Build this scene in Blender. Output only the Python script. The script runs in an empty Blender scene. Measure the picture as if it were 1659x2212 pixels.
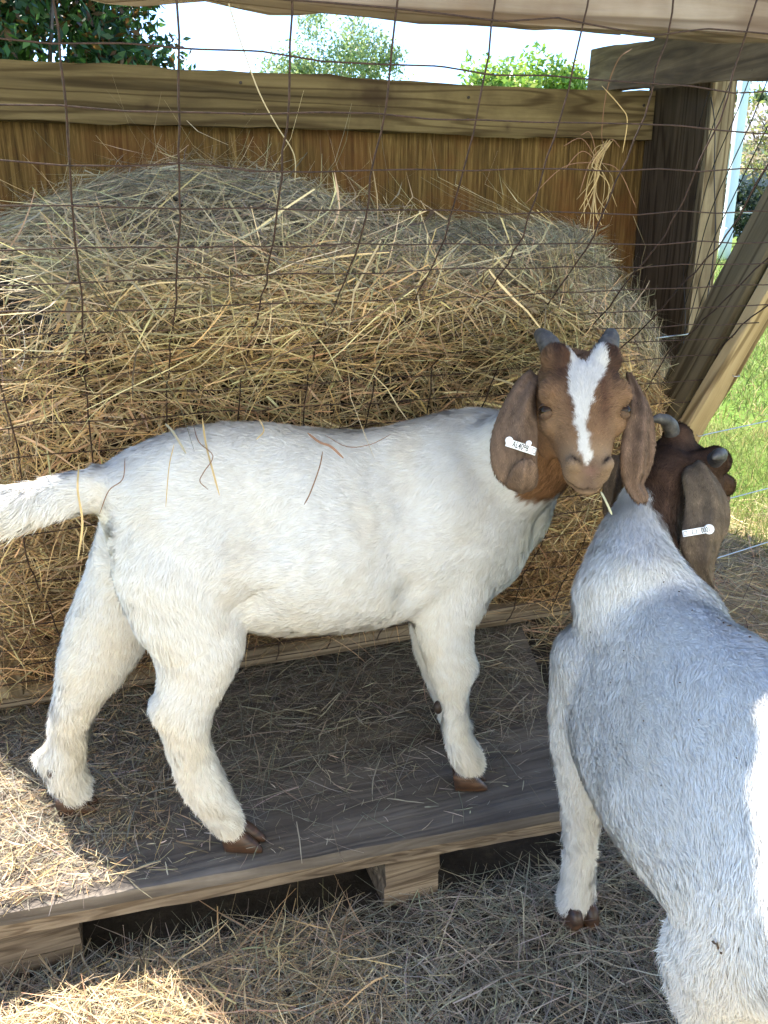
import bpy, math, random
import numpy as np
from math import sin, cos, radians, tan, pi, sqrt, atan2, hypot

RS = np.random.RandomState
S = bpy.context.scene
# ------------------------------------------------------------------ camera
F, CX, CY = 1900., 829.5, 1106.
PITCH, YAW = radians(18.9), radians(19.8)
CAM = np.array([0, 0, 1.0])
HD = np.array([sin(YAW), cos(YAW), 0.]); RT = np.array([cos(YAW), -sin(YAW), 0.])
FW = HD*cos(PITCH) - np.array([0, 0, 1.])*sin(PITCH)
UP = HD*sin(PITCH) + np.array([0, 0, 1.])*cos(PITCH)
cd = bpy.data.cameras.new('camera'); cam = bpy.data.objects.new('camera', cd)
S.collection.objects.link(cam); S.camera = cam
cam.location = CAM; cam.rotation_euler = (pi/2-PITCH, 0, -YAW)
cd.sensor_fit = 'VERTICAL'; cd.sensor_height = 24.; cd.lens = 24.*F/2212.
cd.clip_start = .02; cd.clip_end = 600
# ------------------------------------------------------------------ light
SUN_EL = radians(46); SAZ = np.array([-.43, .9])/hypot(.43, .9)
w = bpy.data.worlds.new("World"); S.world = w; w.use_nodes = True
nt = w.node_tree; sk = nt.nodes.new('ShaderNodeTexSky'); sk.sky_type = 'NISHITA'; sk.sun_disc = False
sk.sun_elevation = SUN_EL; sk.sun_rotation = atan2(SAZ[0], SAZ[1]); sk.altitude = 1500; sk.air_density = .8; sk.dust_density = .0; sk.ozone_density = 3.5
bg = nt.nodes['Background']; nt.links.new(sk.outputs[0], bg.inputs[0]); bg.inputs[1].default_value = .13
sl = bpy.data.lights.new('sun', 'SUN'); sl.energy = 4.9; sl.angle = radians(.6); sl.color = (1, .945, .85)
so = bpy.data.objects.new('sun', sl); S.collection.objects.link(so)
from mathutils import Vector, Matrix
sd = Vector((SAZ[0]*cos(SUN_EL), SAZ[1]*cos(SUN_EL), sin(SUN_EL)))
so.rotation_euler = sd.to_track_quat('Z', 'Y').to_euler(); so.location = (0, 0, 6)
S.view_settings.view_transform = 'Standard'; S.view_settings.look = 'None'
S.view_settings.exposure = 2.2; S.view_settings.gamma = 1
S.render.engine = 'CYCLES'; S.cycles.max_bounces = 8; S.cycles.diffuse_bounces = 5
S.cycles.transmission_bounces = 4; S.cycles.transparent_max_bounces = 4; S.cycles.sample_clamp_indirect = 6
try:
    S.cycles.use_denoising = True
except Exception: pass

# ------------------------------------------------------------------ helpers
def ray(x, y): return FW + RT*((x-CX)/F) - UP*((y-CY)/F)
def atY(x, y, Y): d = ray(x, y); return CAM + d*(Y/d[1])
def atz(x, y, z): d = ray(x, y); return CAM + d*((z-1.0)/d[2])
def atD(x, y, D): return CAM + ray(x, y)*D
def nrm(v):
    v = np.asarray(v, float); return v/(np.linalg.norm(v, axis=-1, keepdims=True)+1e-12)
A3 = lambda *a: np.array(a, float)
def tag(o, label=None, cat=None, group=None, kind=None):
    if label: o['label'] = label
    if cat: o['category'] = cat
    if group: o['group'] = group
    if kind: o['kind'] = kind
    return o
def empty(name, loc, label, cat, group=None):
    o = bpy.data.objects.new(name, None); S.collection.objects.link(o); o.location = loc
    o.empty_display_size = .1
    return tag(o, label, cat, group)
def worldloc(o):
    p = np.zeros(3)
    while o is not None: p += np.array(o.location); o = o.parent
    return p
def raw(name, V, faces, mat, parent=None, loc=None, smooth=True, col=None, nor=None, mats=None, matidx=None):
    """faces: list of int arrays (n,k). V in world coordinates"""
    V = np.asarray(V, float)
    base = worldloc(parent) if parent is not None else (np.array(loc, float) if loc is not None else np.array([V[:, 0].mean(), V[:, 1].mean(), V[:, 2].min()]))
    me = bpy.data.meshes.new(name)
    me.vertices.add(len(V)); me.vertices.foreach_set('co', (V-base).astype(np.float32).ravel())
    faces = [np.asarray(f, np.int32) for f in faces if len(f)]
    nl = sum(f.size for f in faces); npoly = sum(len(f) for f in faces)
    me.loops.add(nl); me.polygons.add(npoly)
    me.loops.foreach_set('vertex_index', np.concatenate([f.ravel() for f in faces]))
    sizes = np.concatenate([np.full(len(f), f.shape[1], np.int32) for f in faces])
    me.polygons.foreach_set('loop_start', np.concatenate([[0], np.cumsum(sizes)[:-1]]).astype(np.int32))
    try: me.polygons.foreach_set('loop_total', sizes)
    except Exception: pass
    me.polygons.foreach_set('use_smooth', np.full(npoly, smooth))
    for m in (mats or [mat]): me.materials.append(m)
    if matidx is not None: me.polygons.foreach_set('material_index', np.asarray(matidx, np.int32))
    me.update(calc_edges=True); me.validate()
    if col is not None:
        a = me.attributes.new('Col', 'FLOAT_COLOR', 'POINT')
        c = np.ones((len(V), 4), np.float32); c[:, :3] = col; a.data.foreach_set('color', c.ravel())
    if nor is not None:
        a = me.attributes.new('Nrm', 'FLOAT_VECTOR', 'POINT'); a.data.foreach_set('vector', nor.astype(np.float32).ravel())
    o = bpy.data.objects.new(name, me); S.collection.objects.link(o)
    if parent is not None: o.parent = parent
    else: o.location = base
    return o
class MB:
    def __init__(s): s.v = []; s.q = []; s.t = []; s.n = 0
    def add(s, V, q=None, t=None):
        s.v.append(np.asarray(V, float))
        if q is not None and len(q): s.q.append(np.asarray(q)+s.n)
        if t is not None and len(t): s.t.append(np.asarray(t)+s.n)
        s.n += len(V)
    def out(s):
        return np.concatenate(s.v), [np.concatenate(s.q) if s.q else np.zeros((0, 4), int), np.concatenate(s.t) if s.t else np.zeros((0, 3), int)]
    def build(s, name, mat, parent=None, **k):
        V, f = s.out(); return raw(name, V, f, mat, parent, **k)
    def tube(s, pts, r, n=6, cap=True):
        P = np.asarray(pts, float); m = len(P); r = np.broadcast_to(np.asarray(r, float), (m,))
        T = nrm(np.gradient(P, axis=0)); ref = A3(0, 0, 1) if abs(T[:, 2]).mean() < .8 else A3(0, 1, 0)
        U = nrm(np.cross(T, ref)); W = np.cross(U, T)
        a = np.arange(n)*2*pi/n
        V = P[:, None]+r[:, None, None]*(U[:, None]*np.cos(a)[None, :, None]+W[:, None]*np.sin(a)[None, :, None])
        i = np.arange(m-1)[:, None]; j = np.arange(n)[None]; j2 = (j+1) % n
        q = np.stack([i*n+j+0*i, i*n+j2, (i+1)*n+j2, (i+1)*n+j], -1).reshape(-1, 4)
        V = V.reshape(-1, 3); t = []
        if cap:
            V = np.concatenate([V, P[:1], P[-1:]]); k = m*n
            t = [(k, (x+1) % n, x) for x in range(n)]+[(k+1, (m-1)*n+x, (m-1)*n+(x+1) % n) for x in range(n)]
        s.add(V, q, t)
    def board(s, p0, p1, width, thick, up=(0, 0, 1), nseg=14, rough=.0012, seed=0, bev=.003, bow=0.):
        """board along p0->p1 (centre line); width along up-ish, thick along the other; slightly irregular, bevelled"""
        p0 = A3(*p0); p1 = A3(*p1); T = nrm(p1-p0); S_ = nrm(np.cross(T, A3(*up))); U = np.cross(S_, T)
        r = RS(seed); hw, ht = width/2, thick/2
        prof = []
        for (sx, sy) in ((1, 1), (-1, 1), (-1, -1), (1, -1)):
            e = [(sx*(ht-bev), sy*hw), (sx*ht, sy*(hw-bev))]
            if sx*sy > 0: e = e[::-1]
            prof += e
        prof = np.array(prof)
        if np.cross(prof[1]-prof[0], prof[2]-prof[1]) < 0: prof = prof[::-1]
        n = len(prof); V = []
        wob = r.randn(nseg+1, n)*rough; wob = (wob+np.roll(wob, 1, 0)+np.roll(wob, -1, 0))/2
        for i in range(nseg+1):
            c = p0+(p1-p0)*i/nseg+U*bow*sin(pi*i/nseg)
            for k in range(n):
                V.append(c+S_*(prof[k, 0]+wob[i, k]*.5)+U*(prof[k, 1]+wob[i, k]*1.5))
        q = [(i*n+k, i*n+(k+1) % n, (i+1)*n+(k+1) % n, (i+1)*n+k) for i in range(nseg) for k in range(n)]
        # caps as quads: 8-gon -> 3 quads
        for b, fl in ((0, 1), (nseg*n, 0)):
            cq = [(0, 1, 2, 3), (0, 3, 4, 7), (4, 5, 6, 7)]
            for c in cq: q.append(tuple(b+x for x in (c[::-1] if fl else c)))
        s.add(np.array(V), q)
        return s
def vnoise(P, f, seed, oct=3):
    """cheap smooth pseudo noise -1..1, vectorised"""
    r = RS(seed); P = np.asarray(P); o = np.zeros(len(P)); amp = 1.; tot = 0
    for k in range(oct):
        for j in range(4):
            d = nrm(r.randn(3))*f*(2**k)*(.7+.6*r.rand())
            o += amp*np.sin(P@d*2*pi+r.rand()*6.28+1.3*np.sin(P@(d[[1, 2, 0]])*2*pi*.7))/2
        tot += amp*1.0; amp *= .55
    return np.clip(o/tot/1.3, -1, 1)
# ------------------------------------------------------------------ materials
def mat(name):
    m = bpy.data.materials.new(name); m.use_nodes = True; nt = m.node_tree
    return m, nt, nt.nodes['Principled BSDF']
def N(nt, t, **k):
    n = nt.nodes.new(t)
    for a, v in k.items():
        if a in n.inputs.keys() if hasattr(n, 'inputs') else False: n.inputs[a].default_value = v
        else: setattr(n, a, v)
    return n
def ramp(nt, fac, stops):
    r = nt.nodes.new('ShaderNodeValToRGB'); e = r.color_ramp.elements
    while len(e) > 1: e.remove(e[-1])
    e[0].position = stops[0][0]; e[0].color = (*stops[0][1], 1)
    for p, c in stops[1:]:
        x = e.new(p); x.color = (*c, 1)
    nt.links.new(fac, r.inputs[0]); return r.outputs[0]
def mixc(nt, fac, a, b, mode='MIX'):
    m = nt.nodes.new('ShaderNodeMix'); m.data_type = 'RGBA'; m.blend_type = mode
    for i, s in ((0, fac), (6, a), (7, b)):
        if isinstance(s, (int, float)): m.inputs[i].default_value = s
        elif isinstance(s, tuple): m.inputs[i].default_value = (*s, 1)
        else: nt.links.new(s, m.inputs[i])
    return m.outputs[2]
def objc(nt, scale, rot=(0, 0, 0)):
    tc = nt.nodes.new('ShaderNodeTexCoord'); mp = nt.nodes.new('ShaderNodeMapping')
    mp.inputs['Scale'].default_value = scale; src = tc.outputs['Object']
    if any(rot):
        m0 = nt.nodes.new('ShaderNodeMapping'); m0.inputs['Rotation'].default_value = rot; nt.links.new(src, m0.inputs[0]); src = m0.outputs[0]
    nt.links.new(src, mp.inputs[0]); return mp.outputs[0]
def noise(nt, vec, scale, detail=6, rough=.6, dist=0.):
    n = nt.nodes.new('ShaderNodeTexNoise'); n.inputs['Scale'].default_value = scale; n.inputs['Detail'].default_value = detail
    n.inputs['Roughness'].default_value = rough; n.inputs['Distortion'].default_value = dist
    nt.links.new(vec, n.inputs['Vector']); return n.outputs[0]
def bump(nt, b, h, st, dist=.002):
    n = nt.nodes.new('ShaderNodeBump'); n.inputs['Strength'].default_value = st; n.inputs['Distance'].default_value = dist
    nt.links.new(h, n.inputs['Height']); nt.links.new(n.outputs[0], b.inputs['Normal'])
def wood(name, axis, dark, mid, light, grain=26., stain=(.05, .035, .02), stain_amt=.5, rot=(0, 0, 0), rings=1., knots=()):
    """grain stretched along the axis (0 x, 1 y, 2 z)"""
    m, nt, b = mat(name)
    sc = [grain, grain, grain]; sc[axis] = grain*.045
    v = objc(nt, tuple(sc), rot)
    n1 = noise(nt, v, 1.0, 8, .65, .6)
    sc2 = [grain*.32]*3; sc2[axis] = grain*.02
    v2 = objc(nt, tuple(sc2), rot)
    n2 = noise(nt, v2, 1., 3, .5, .35)
    wv = nt.nodes.new('ShaderNodeMath'); wv.operation = 'MULTIPLY'; wv.inputs[1].default_value = 95.
    nt.links.new(n2, wv.inputs[0])
    sn = nt.nodes.new('ShaderNodeMath'); sn.operation = 'SINE'; nt.links.new(wv.outputs[0], sn.inputs[0])
    mr = nt.nodes.new('ShaderNodeMapRange'); mr.inputs[1].default_value = -1; mr.inputs[2].default_value = 1
    nt.links.new(sn.outputs[0], mr.inputs[0])
    c1 = ramp(nt, n1, [(.28, dark), (.5, mid), (.72, light)])
    line = ramp(nt, mr.outputs[0], [(.0, (.34, .29, .24)), (.45, (1, 1, 1))])
    c2 = mixc(nt, min(1, .8*rings), c1, line, 'MULTIPLY')
    v3 = objc(nt, (3.2, 3.2, 3.2), rot); n3 = noise(nt, v3, 1.7, 5, .6)
    f3 = ramp(nt, n3, [(.48, (0, 0, 0)), (.72, (stain_amt,)*3)])
    c3 = mixc(nt, f3, c2, stain)
    for (kx, ky, kz, kr, ksx) in knots:
        mp = nt.nodes.new('ShaderNodeMapping'); mp.inputs['Location'].default_value = (-kx*ksx, 0, -kz); mp.inputs['Scale'].default_value = (ksx, 0, 1)
        tc = nt.nodes.new('ShaderNodeTexCoord'); nt.links.new(tc.outputs['Object'], mp.inputs[0])
        vn = nt.nodes.new('ShaderNodeTexNoise'); vn.inputs['Scale'].default_value = 40; nt.links.new(tc.outputs['Object'], vn.inputs['Vector'])
        ln = nt.nodes.new('ShaderNodeVectorMath'); ln.operation = 'LENGTH'; nt.links.new(mp.outputs[0], ln.inputs[0])
        ml = nt.nodes.new('ShaderNodeMath'); ml.operation = 'MULTIPLY_ADD'; ml.inputs[1].default_value = .03; nt.links.new(vn.outputs[0], ml.inputs[0]); nt.links.new(ln.outputs['Value'], ml.inputs[2])
        c3 = mixc(nt, ramp(nt, ml.outputs[0], [(0, (.9,)*3), (kr*.55, (.75,)*3), (kr, (.25,)*3), (kr*1.7, (0,)*3)]), c3, (.035, .018, .01))
    nt.links.new(c3, b.inputs['Base Color']); b.inputs['Roughness'].default_value = .85
    b.inputs['Specular IOR Level'].default_value = .25
    h = nt.nodes.new('ShaderNodeMath'); h.operation = 'ADD'; nt.links.new(n1, h.inputs[0])
    h2 = nt.nodes.new('ShaderNodeMath'); h2.operation = 'MULTIPLY'; h2.inputs[1].default_value = .25; nt.links.new(mr.outputs[0], h2.inputs[0])
    nt.links.new(h2.outputs[0], h.inputs[1]); bump(nt, b, h.outputs[0], .8, .003)
    return m
def attrmat(name, rough=.8, trans=0., tint=None, usen=False, spec=.3, sheen=0., jitter=None):
    m, nt, b = mat(name)
    a = nt.nodes.new('ShaderNodeAttribute'); a.attribute_name = 'Col'
    c = a.outputs['Color']
    nt.links.new(c, b.inputs['Base Color']); b.inputs['Roughness'].default_value = rough; b.inputs['Specular IOR Level'].default_value = spec
    if sheen: b.inputs['Sheen Weight'].default_value = sheen
    nn = None
    if usen:
        a2 = nt.nodes.new('ShaderNodeAttribute'); a2.attribute_name = 'Nrm'; nn = a2.outputs['Vector']
        nt.links.new(nn, b.inputs['Normal'])
    if trans:
        tr = nt.nodes.new('ShaderNodeBsdfTranslucent'); nt.links.new(c, tr.inputs[0])
        mx = nt.nodes.new('ShaderNodeMixShader'); mx.inputs[0].default_value = trans
        nt.links.new(b.outputs[0], mx.inputs[1]); nt.links.new(tr.outputs[0], mx.inputs[2])
        nt.links.new(mx.outputs[0], nt.nodes['Material Output'].inputs[0])
    return m
def plain(name, c, rough=.6, metal=0., spec=.5, nz=None):
    m, nt, b = mat(name); b.inputs['Base Color'].default_value = (*c, 1); b.inputs['Roughness'].default_value = rough
    b.inputs['Metallic'].default_value = metal; b.inputs['Specular IOR Level'].default_value = spec
    if nz:
        v = objc(nt, (1, 1, 1)); n = noise(nt, v, nz[0], 5, .6)
        c2 = ramp(nt, n, [(.35, nz[1]), (.65, c)]); nt.links.new(c2, b.inputs['Base Color'])
        bump(nt, b, n, .4, .002)
    return m
M = {}
M['rail'] = wood('weathered rail wood', 0, (.10, .075, .05), (.24, .185, .125), (.36, .29, .2), 30)
M['backboard'] = wood('treated back board wood', 0, (.06, .042, .02), (.155, .112, .052), (.26, .195, .095), 22, stain=(.05, .03, .012), stain_amt=.5, knots=((.235, 0, 1.285, .055, .55), (-.35, 0, 1.24, .022, 1.), (.62, 0, 1.22, .022, 1.)))
M['wall'] = wood('rough plywood wall', 2, (.028, .015, .004), (.12, .070, .020), (.27, .175, .06), 110, stain=(.14, .05, .014), stain_amt=.8, rings=.10)
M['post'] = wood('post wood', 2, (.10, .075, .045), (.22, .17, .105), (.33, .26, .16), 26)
M['beam'] = wood('grey weathered beam', 0, (.09, .07, .055), (.22, .18, .145), (.34, .29, .245), 22, stain=(.12, .07, .04), stain_amt=.7)
M['darkpost'] = wood('shaded post wood', 2, (.035, .024, .015), (.085, .06, .04), (.15, .11, .075), 26)  # darkened to carry the shade on the post's inner face
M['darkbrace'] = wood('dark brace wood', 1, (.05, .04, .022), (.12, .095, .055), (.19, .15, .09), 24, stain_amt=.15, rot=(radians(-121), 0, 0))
M['rafter'] = wood('rafter wood', 1, (.07, .045, .027), (.17, .115, .065), (.28, .20, .12), 24, rings=.5)
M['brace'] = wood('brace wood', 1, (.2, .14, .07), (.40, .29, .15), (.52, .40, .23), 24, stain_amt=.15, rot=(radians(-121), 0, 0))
M['ply'] = wood('dirty plywood deck', 0, (.065, .053, .043), (.135, .112, .092), (.23, .195, .16), 26, stain=(.07, .058, .05), stain_amt=.7, rings=.3)
M['plyedge'] = wood('plywood edge layers', 0, (.07, .05, .035), (.19, .14, .095), (.31, .24, .165), 60, stain=(.06, .045, .03), stain_amt=.5, rings=.8)
M['straw'] = attrmat('straw blades', .65, .25, spec=.35)
M['grass'] = attrmat('grass blades', .6, .35, spec=.3)
M['leaf'] = attrmat('leaves', .45, .35, spec=.45)
M['fur'] = attrmat('goat coat', .75, .22, usen=True, spec=.25)
M['rust'] = plain('rusty wire', (.065, .036, .028), .7, .3, .4, (180, (.028, .018, .015)))
M['blackwire'] = plain('dark wire', (.03, .026, .025), .6, .4)
M['galv'] = plain('galvanised wire', (.5, .52, .54), .4, .7)
M['bark'] = wood('bark', 2, (.06, .05, .04), (.16, .13, .10), (.28, .24, .2), 14)
# ------------------------------------------------------------------ ribbons (straw, grass)
def ribbons(P, D, L, W, K, curl, col, seed, Nf=None, droop=0., taper=.4):
    """P roots, D unit dirs, L lengths, W widths -> V, quads, cols"""
    r = RS(seed); n = len(P); D = nrm(D)
    side = nrm(np.cross(D, r.randn(n, 3)) if Nf is None else np.cross(D, Nf+r.randn(n, 3)*.5))
    bendv = nrm(np.cross(D, side)*1.0*r.randn(n, 1)+side*r.randn(n, 1))
    c = curl*r.randn(n)
    pts = []; p = P.copy(); d = D.copy()
    for k in range(K+1):
        pts.append(p.copy())
        d = nrm(d+bendv*(c/K)[:, None]+(r.randn(n, 3)*curl*.25/K**.5)+np.array([0, 0, -droop/K]))
        p = p+d*(L/K)[:, None]
    V = np.zeros((n, (K+1)*2, 3)); 
    for k in range(K+1):
        ww = W*(1-taper*(k/K))
        if k in (0, K): ww = ww*.55
        V[:, 2*k] = pts[k]-side*ww[:, None]/2; V[:, 2*k+1] = pts[k]+side*ww[:, None]/2
    b = (np.arange(n)*(K+1)*2)[:, None]
    q = np.concatenate([b+np.array([[2*k, 2*k+1, 2*k+3, 2*k+2]]) for k in range(K)], 0)
    C = np.repeat(col, (K+1)*2, 0)
    return V.reshape(-1, 3), q, C
STRAWS = np.array([(.74, .54, .29), (.58, .42, .23), (.42, .33, .20), (.85, .67, .41), (.28, .18, .10), (.48, .33, .18), (.46, .38, .22), (.15, .10, .06), (.58, .41, .22), (.74, .52, .26)])
GREYS = np.array([(.50, .43, .31), (.38, .34, .26), (.30, .27, .21), (.64, .56, .42), (.20, .165, .12), (.34, .32, .24), (.15, .12, .09), (.44, .35, .24)])
def straw_col(n, seed, pal=STRAWS, dark=1.):
    r = RS(seed); c = pal[r.randint(len(pal), size=n)]*(.7+.5*r.rand(n, 1))*dark
    return c*(1+.06*r.randn(n, 3))

# ------------------------------------------------------------------ ground
def ground():
    m, nt, b = mat('ground soil and turf')
    v = objc(nt, (1, 1, 1))
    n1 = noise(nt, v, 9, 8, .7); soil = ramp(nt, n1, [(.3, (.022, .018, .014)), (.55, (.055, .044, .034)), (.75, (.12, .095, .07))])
    dry = ramp(nt, n1, [(.3, (.32, .24, .14)), (.55, (.50, .40, .25)), (.75, (.62, .51, .34))])  # pale ground mostly out of view, put in to bounce sunlight
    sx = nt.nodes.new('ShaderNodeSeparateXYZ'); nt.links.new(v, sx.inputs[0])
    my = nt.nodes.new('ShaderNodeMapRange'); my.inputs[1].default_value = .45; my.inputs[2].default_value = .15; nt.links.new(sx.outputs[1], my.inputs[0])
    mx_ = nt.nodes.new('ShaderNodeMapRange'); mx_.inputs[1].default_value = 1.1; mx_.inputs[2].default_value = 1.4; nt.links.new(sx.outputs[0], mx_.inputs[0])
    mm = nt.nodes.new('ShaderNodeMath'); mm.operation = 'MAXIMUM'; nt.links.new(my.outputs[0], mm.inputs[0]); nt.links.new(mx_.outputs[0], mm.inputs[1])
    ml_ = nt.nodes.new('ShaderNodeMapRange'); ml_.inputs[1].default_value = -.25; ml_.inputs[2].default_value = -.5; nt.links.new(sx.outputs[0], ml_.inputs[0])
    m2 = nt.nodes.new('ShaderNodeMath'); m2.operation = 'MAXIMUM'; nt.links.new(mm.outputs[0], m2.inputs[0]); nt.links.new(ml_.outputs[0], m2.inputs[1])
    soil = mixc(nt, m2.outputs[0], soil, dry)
    n2 = noise(nt, v, 60, 4, .7); n2b = noise(nt, v, .6, 4, .6)
    turf = ramp(nt, n2, [(.3, (.05, .10, .015)), (.55, (.12, .20, .035)), (.8, (.22, .28, .07))])
    dead = ramp(nt, n2b, [(.45, (.0, .0, .0)), (.7, (.35, .35, .35))])
    turf2 = mixc(nt, dead, turf, (.30, .25, .11))
    tc = nt.nodes.new('ShaderNodeVectorMath'); tc.operation = 'DISTANCE'; tc.inputs[1].default_value = (.2, .9, 0)
    nt.links.new(v, tc.inputs[0])
    ad = nt.nodes.new('ShaderNodeMath'); ad.operation = 'ADD'; nt.links.new(tc.outputs['Value'], ad.inputs[0])
    nn = nt.nodes.new('ShaderNodeMath'); nn.operation = 'MULTIPLY'; nn.inputs[1].default_value = 1.0
    nt.links.new(noise(nt, v, 1.5, 4, .6), nn.inputs[0]); nt.links.new(nn.outputs[0], ad.inputs[1])
    mr = nt.nodes.new('ShaderNodeMapRange'); mr.inputs[1].default_value = 2.2; mr.inputs[2].default_value = 3.0
    nt.links.new(ad.outputs[0], mr.inputs[0])
    nt.links.new(mixc(nt, mr.outputs[0], soil, turf2), b.inputs['Base Color']); b.inputs['Roughness'].default_value = .95
    b.inputs['Specular IOR Level'].default_value = .1
    bump(nt, b, n2, .6, .01)
    xs = np.concatenate([np.linspace(-400, -4, 12), np.linspace(-3, 6, 60), np.linspace(7, 400, 14)])
    ys = np.concatenate([np.linspace(-200, -3, 8), np.linspace(-2, 7, 60), np.linspace(8, 450, 14)])
    X, Y = np.meshgrid(xs, ys); Z = -.012+.008*np.sin(X*3.1+Y*2.2)*np.sin(Y*2.7-X*1.3)
    V = np.stack([X, Y, Z], -1).reshape(-1, 3); nx = len(xs)
    q = [(j*nx+i, j*nx+i+1, (j+1)*nx+i+1, (j+1)*nx+i) for j in range(len(ys)-1) for i in range(nx-1)]
    o = raw('ground', V, [np.array(q)], m, loc=(0, 0, 0)); tag(o, kind='structure')
ground()
def in_plat(P, m=0.):
    y0 = 1.022-.0818*P[:, 0]-m
    return (P[:, 0] < .69+m+.33*np.clip(P[:, 1]-.97, 0, 1)) & (P[:, 1] > y0) & (P[:, 1] < 1.72)
def scatter_ground():
    r = RS(3); V = []; Q = []; C = []; off = 0
    def put(n, xr, yr, z, Lr, Wr, pal, seed, curl=.5, filt=None, tilt=.18, dark=1., mound=0.):
        nonlocal off
        rr = RS(seed); P = np.stack([rr.uniform(*xr, n), rr.uniform(*yr, n), np.zeros(n)], 1)
        if filt is not None: P = P[filt(P, rr)]
        n = len(P); P[:, 2] = z+rr.rand(n)**2*.022
        a = rr.rand(n)*2*pi; D = np.stack([np.cos(a), np.sin(a), rr.randn(n)*tilt], 1)
        if mound: P[:, 2] += mound*np.exp(-((P[:, 0]+.08)**2/.05+(P[:, 1]-.86)**2/.012))
        L = rr.uniform(*Lr, n)*(.4+rr.rand(n)); W = rr.uniform(*Wr, n)*(.4+rr.rand(n)**2)
        P = P-D*L[:, None]*.5; P[:, 2] = np.maximum(P[:, 2], z+.002)
        v, q, c = ribbons(P, D, L, W, 4, curl, straw_col(n, seed, pal, dark), seed+1, Nf=np.tile([0, 0, 1.], (n, 1)))
        hh = v[:, 2]-z-(mound*np.exp(-((v[:, 0]+.08)**2/.05+(v[:, 1]-.86)**2/.012)) if mound else 0); v[:, 2] -= np.clip(hh-.018, 0, None)*.72
        v[:, 2] = np.maximum(v[:, 2], z+.001)
        V.append(v); Q.append(q+off); C.append(c); off += len(v)
    notp = lambda P, rr: ~in_plat(P, -.01)
    put(42000, (-.5, 1.3), (.25, 1.15), 0., (.04, .14), (.0009, .0026), GREYS, 11, .5, notp, .10, mound=.05)
    put(6000, (-.5, .3), (.5, 1.02), 0.01, (.05, .14), (.001, .0026), STRAWS, 13, .6, notp, .16, mound=.06)
    put(9000, (1.0, 2.6), (.4, 2.4), 0., (.06, .2), (.002, .005), STRAWS, 15, .5)
    put(7000, (-1.6, 1.2), (-1.5, .4), 0., (.08, .2), (.003, .006), STRAWS, 17, .5)
    put(6000, (-1.3, -.4), (.2, 2.2), 0., (.06, .2), (.002, .004), STRAWS, 18, .5)
    put(9000, (1.0, 2.0), (1.0, 2.6), 0., (.05, .18), (.0015, .004), STRAWS, 19, .6)
    straw_edge = lambda P, rr: in_plat(P, -.015) & (rr.rand(len(P)) < np.clip((P[:, 1]-1.07)*4.2, .05, 1)+np.clip((.03-P[:, 0])*1.5, 0, .45))
    put(17000, (-.7, .94), (.98, 1.72), .130, (.03, .13), (.0009, .0024), GREYS, 21, .55, straw_edge, .10, .8)
    put(7000, (-.7, .9), (.98, 1.6), .129, (.008, .03), (.0008, .002), GREYS, 23, .3, lambda P, rr: in_plat(P, -.01) & (rr.rand(len(P)) < np.clip(.95-(P[:, 0]+.1)*1.2, .2, 1)), .03)
    put(9000, (-.5, .16), (.98, 1.6), .129, (.010, .05), (.0010, .0024), STRAWS, 27, .4, lambda P, rr: in_plat(P, -.008) & (rr.rand(len(P)) < np.clip(1.-(P[:, 0]+.12)*4-(1.10-P[:, 1])*3, .02, 1)), .06)
    o = raw('loose_straw', np.concatenate(V), [np.concatenate(Q)], M['straw'], loc=(.3, .9, 0), col=np.concatenate(C), smooth=False)
    tag(o, 'dry grey and tan straw littering the ground and the plywood deck under the goats', 'straw', kind='stuff')
scatter_ground()
def lawn():
    r = RS(31); V = []; Q = []; C = []; off = 0
    for (n, d0, d1, Lm, Wm, s) in ((30000, 2.0, 4.5, .05, .004, 1), (26000, 4.5, 10, .07, .009, 2), (16000, 10, 24, .10, .022, 3)):
        rr = RS(s+40); d = d0+(d1-d0)*rr.rand(n)**.8; a = radians(33)+rr.rand(n)*radians(32)
        P = np.stack([np.sin(a)*d, np.cos(a)*d, np.zeros(n)], 1)
        dens = vnoise(P, .7, 5, 2)
        keep = (np.hypot(P[:, 0]-.2, P[:, 1]-.9) > 2.05+.35*dens) & ((P[:, 0] > 1.95) | (P[:, 1] > 2.6))
        P = P[keep]; n = len(P); dens = dens[keep]
        D = nrm(rr.randn(n, 3)*.45+[0, 0, 1]); L = Lm*(.5+rr.rand(n)); W = Wm*(.6+.6*rr.rand(n))
        g = rr.rand(n, 1); col = np.array([.10, .14, .03])*(1-g)+np.array([.27, .30, .09])*g
        dead = (rr.rand(n) < .12+.15*(dens > .3)); col[dead] = np.array([.42, .33, .15])
        v, q, c = ribbons(P, D, L, W, 3, .7, col, s+50, taper=.8)
        V.append(v); Q.append(q+off); C.append(c); off += len(v)
    o = raw('lawn_grass', np.concatenate(V), [np.concatenate(Q)], M['grass'], loc=(4, 5, 0), col=np.concatenate(C), smooth=False)
    tag(o, 'short bright green sunlit grass beyond the feeder', 'grass', kind='stuff')
lawn()

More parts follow.
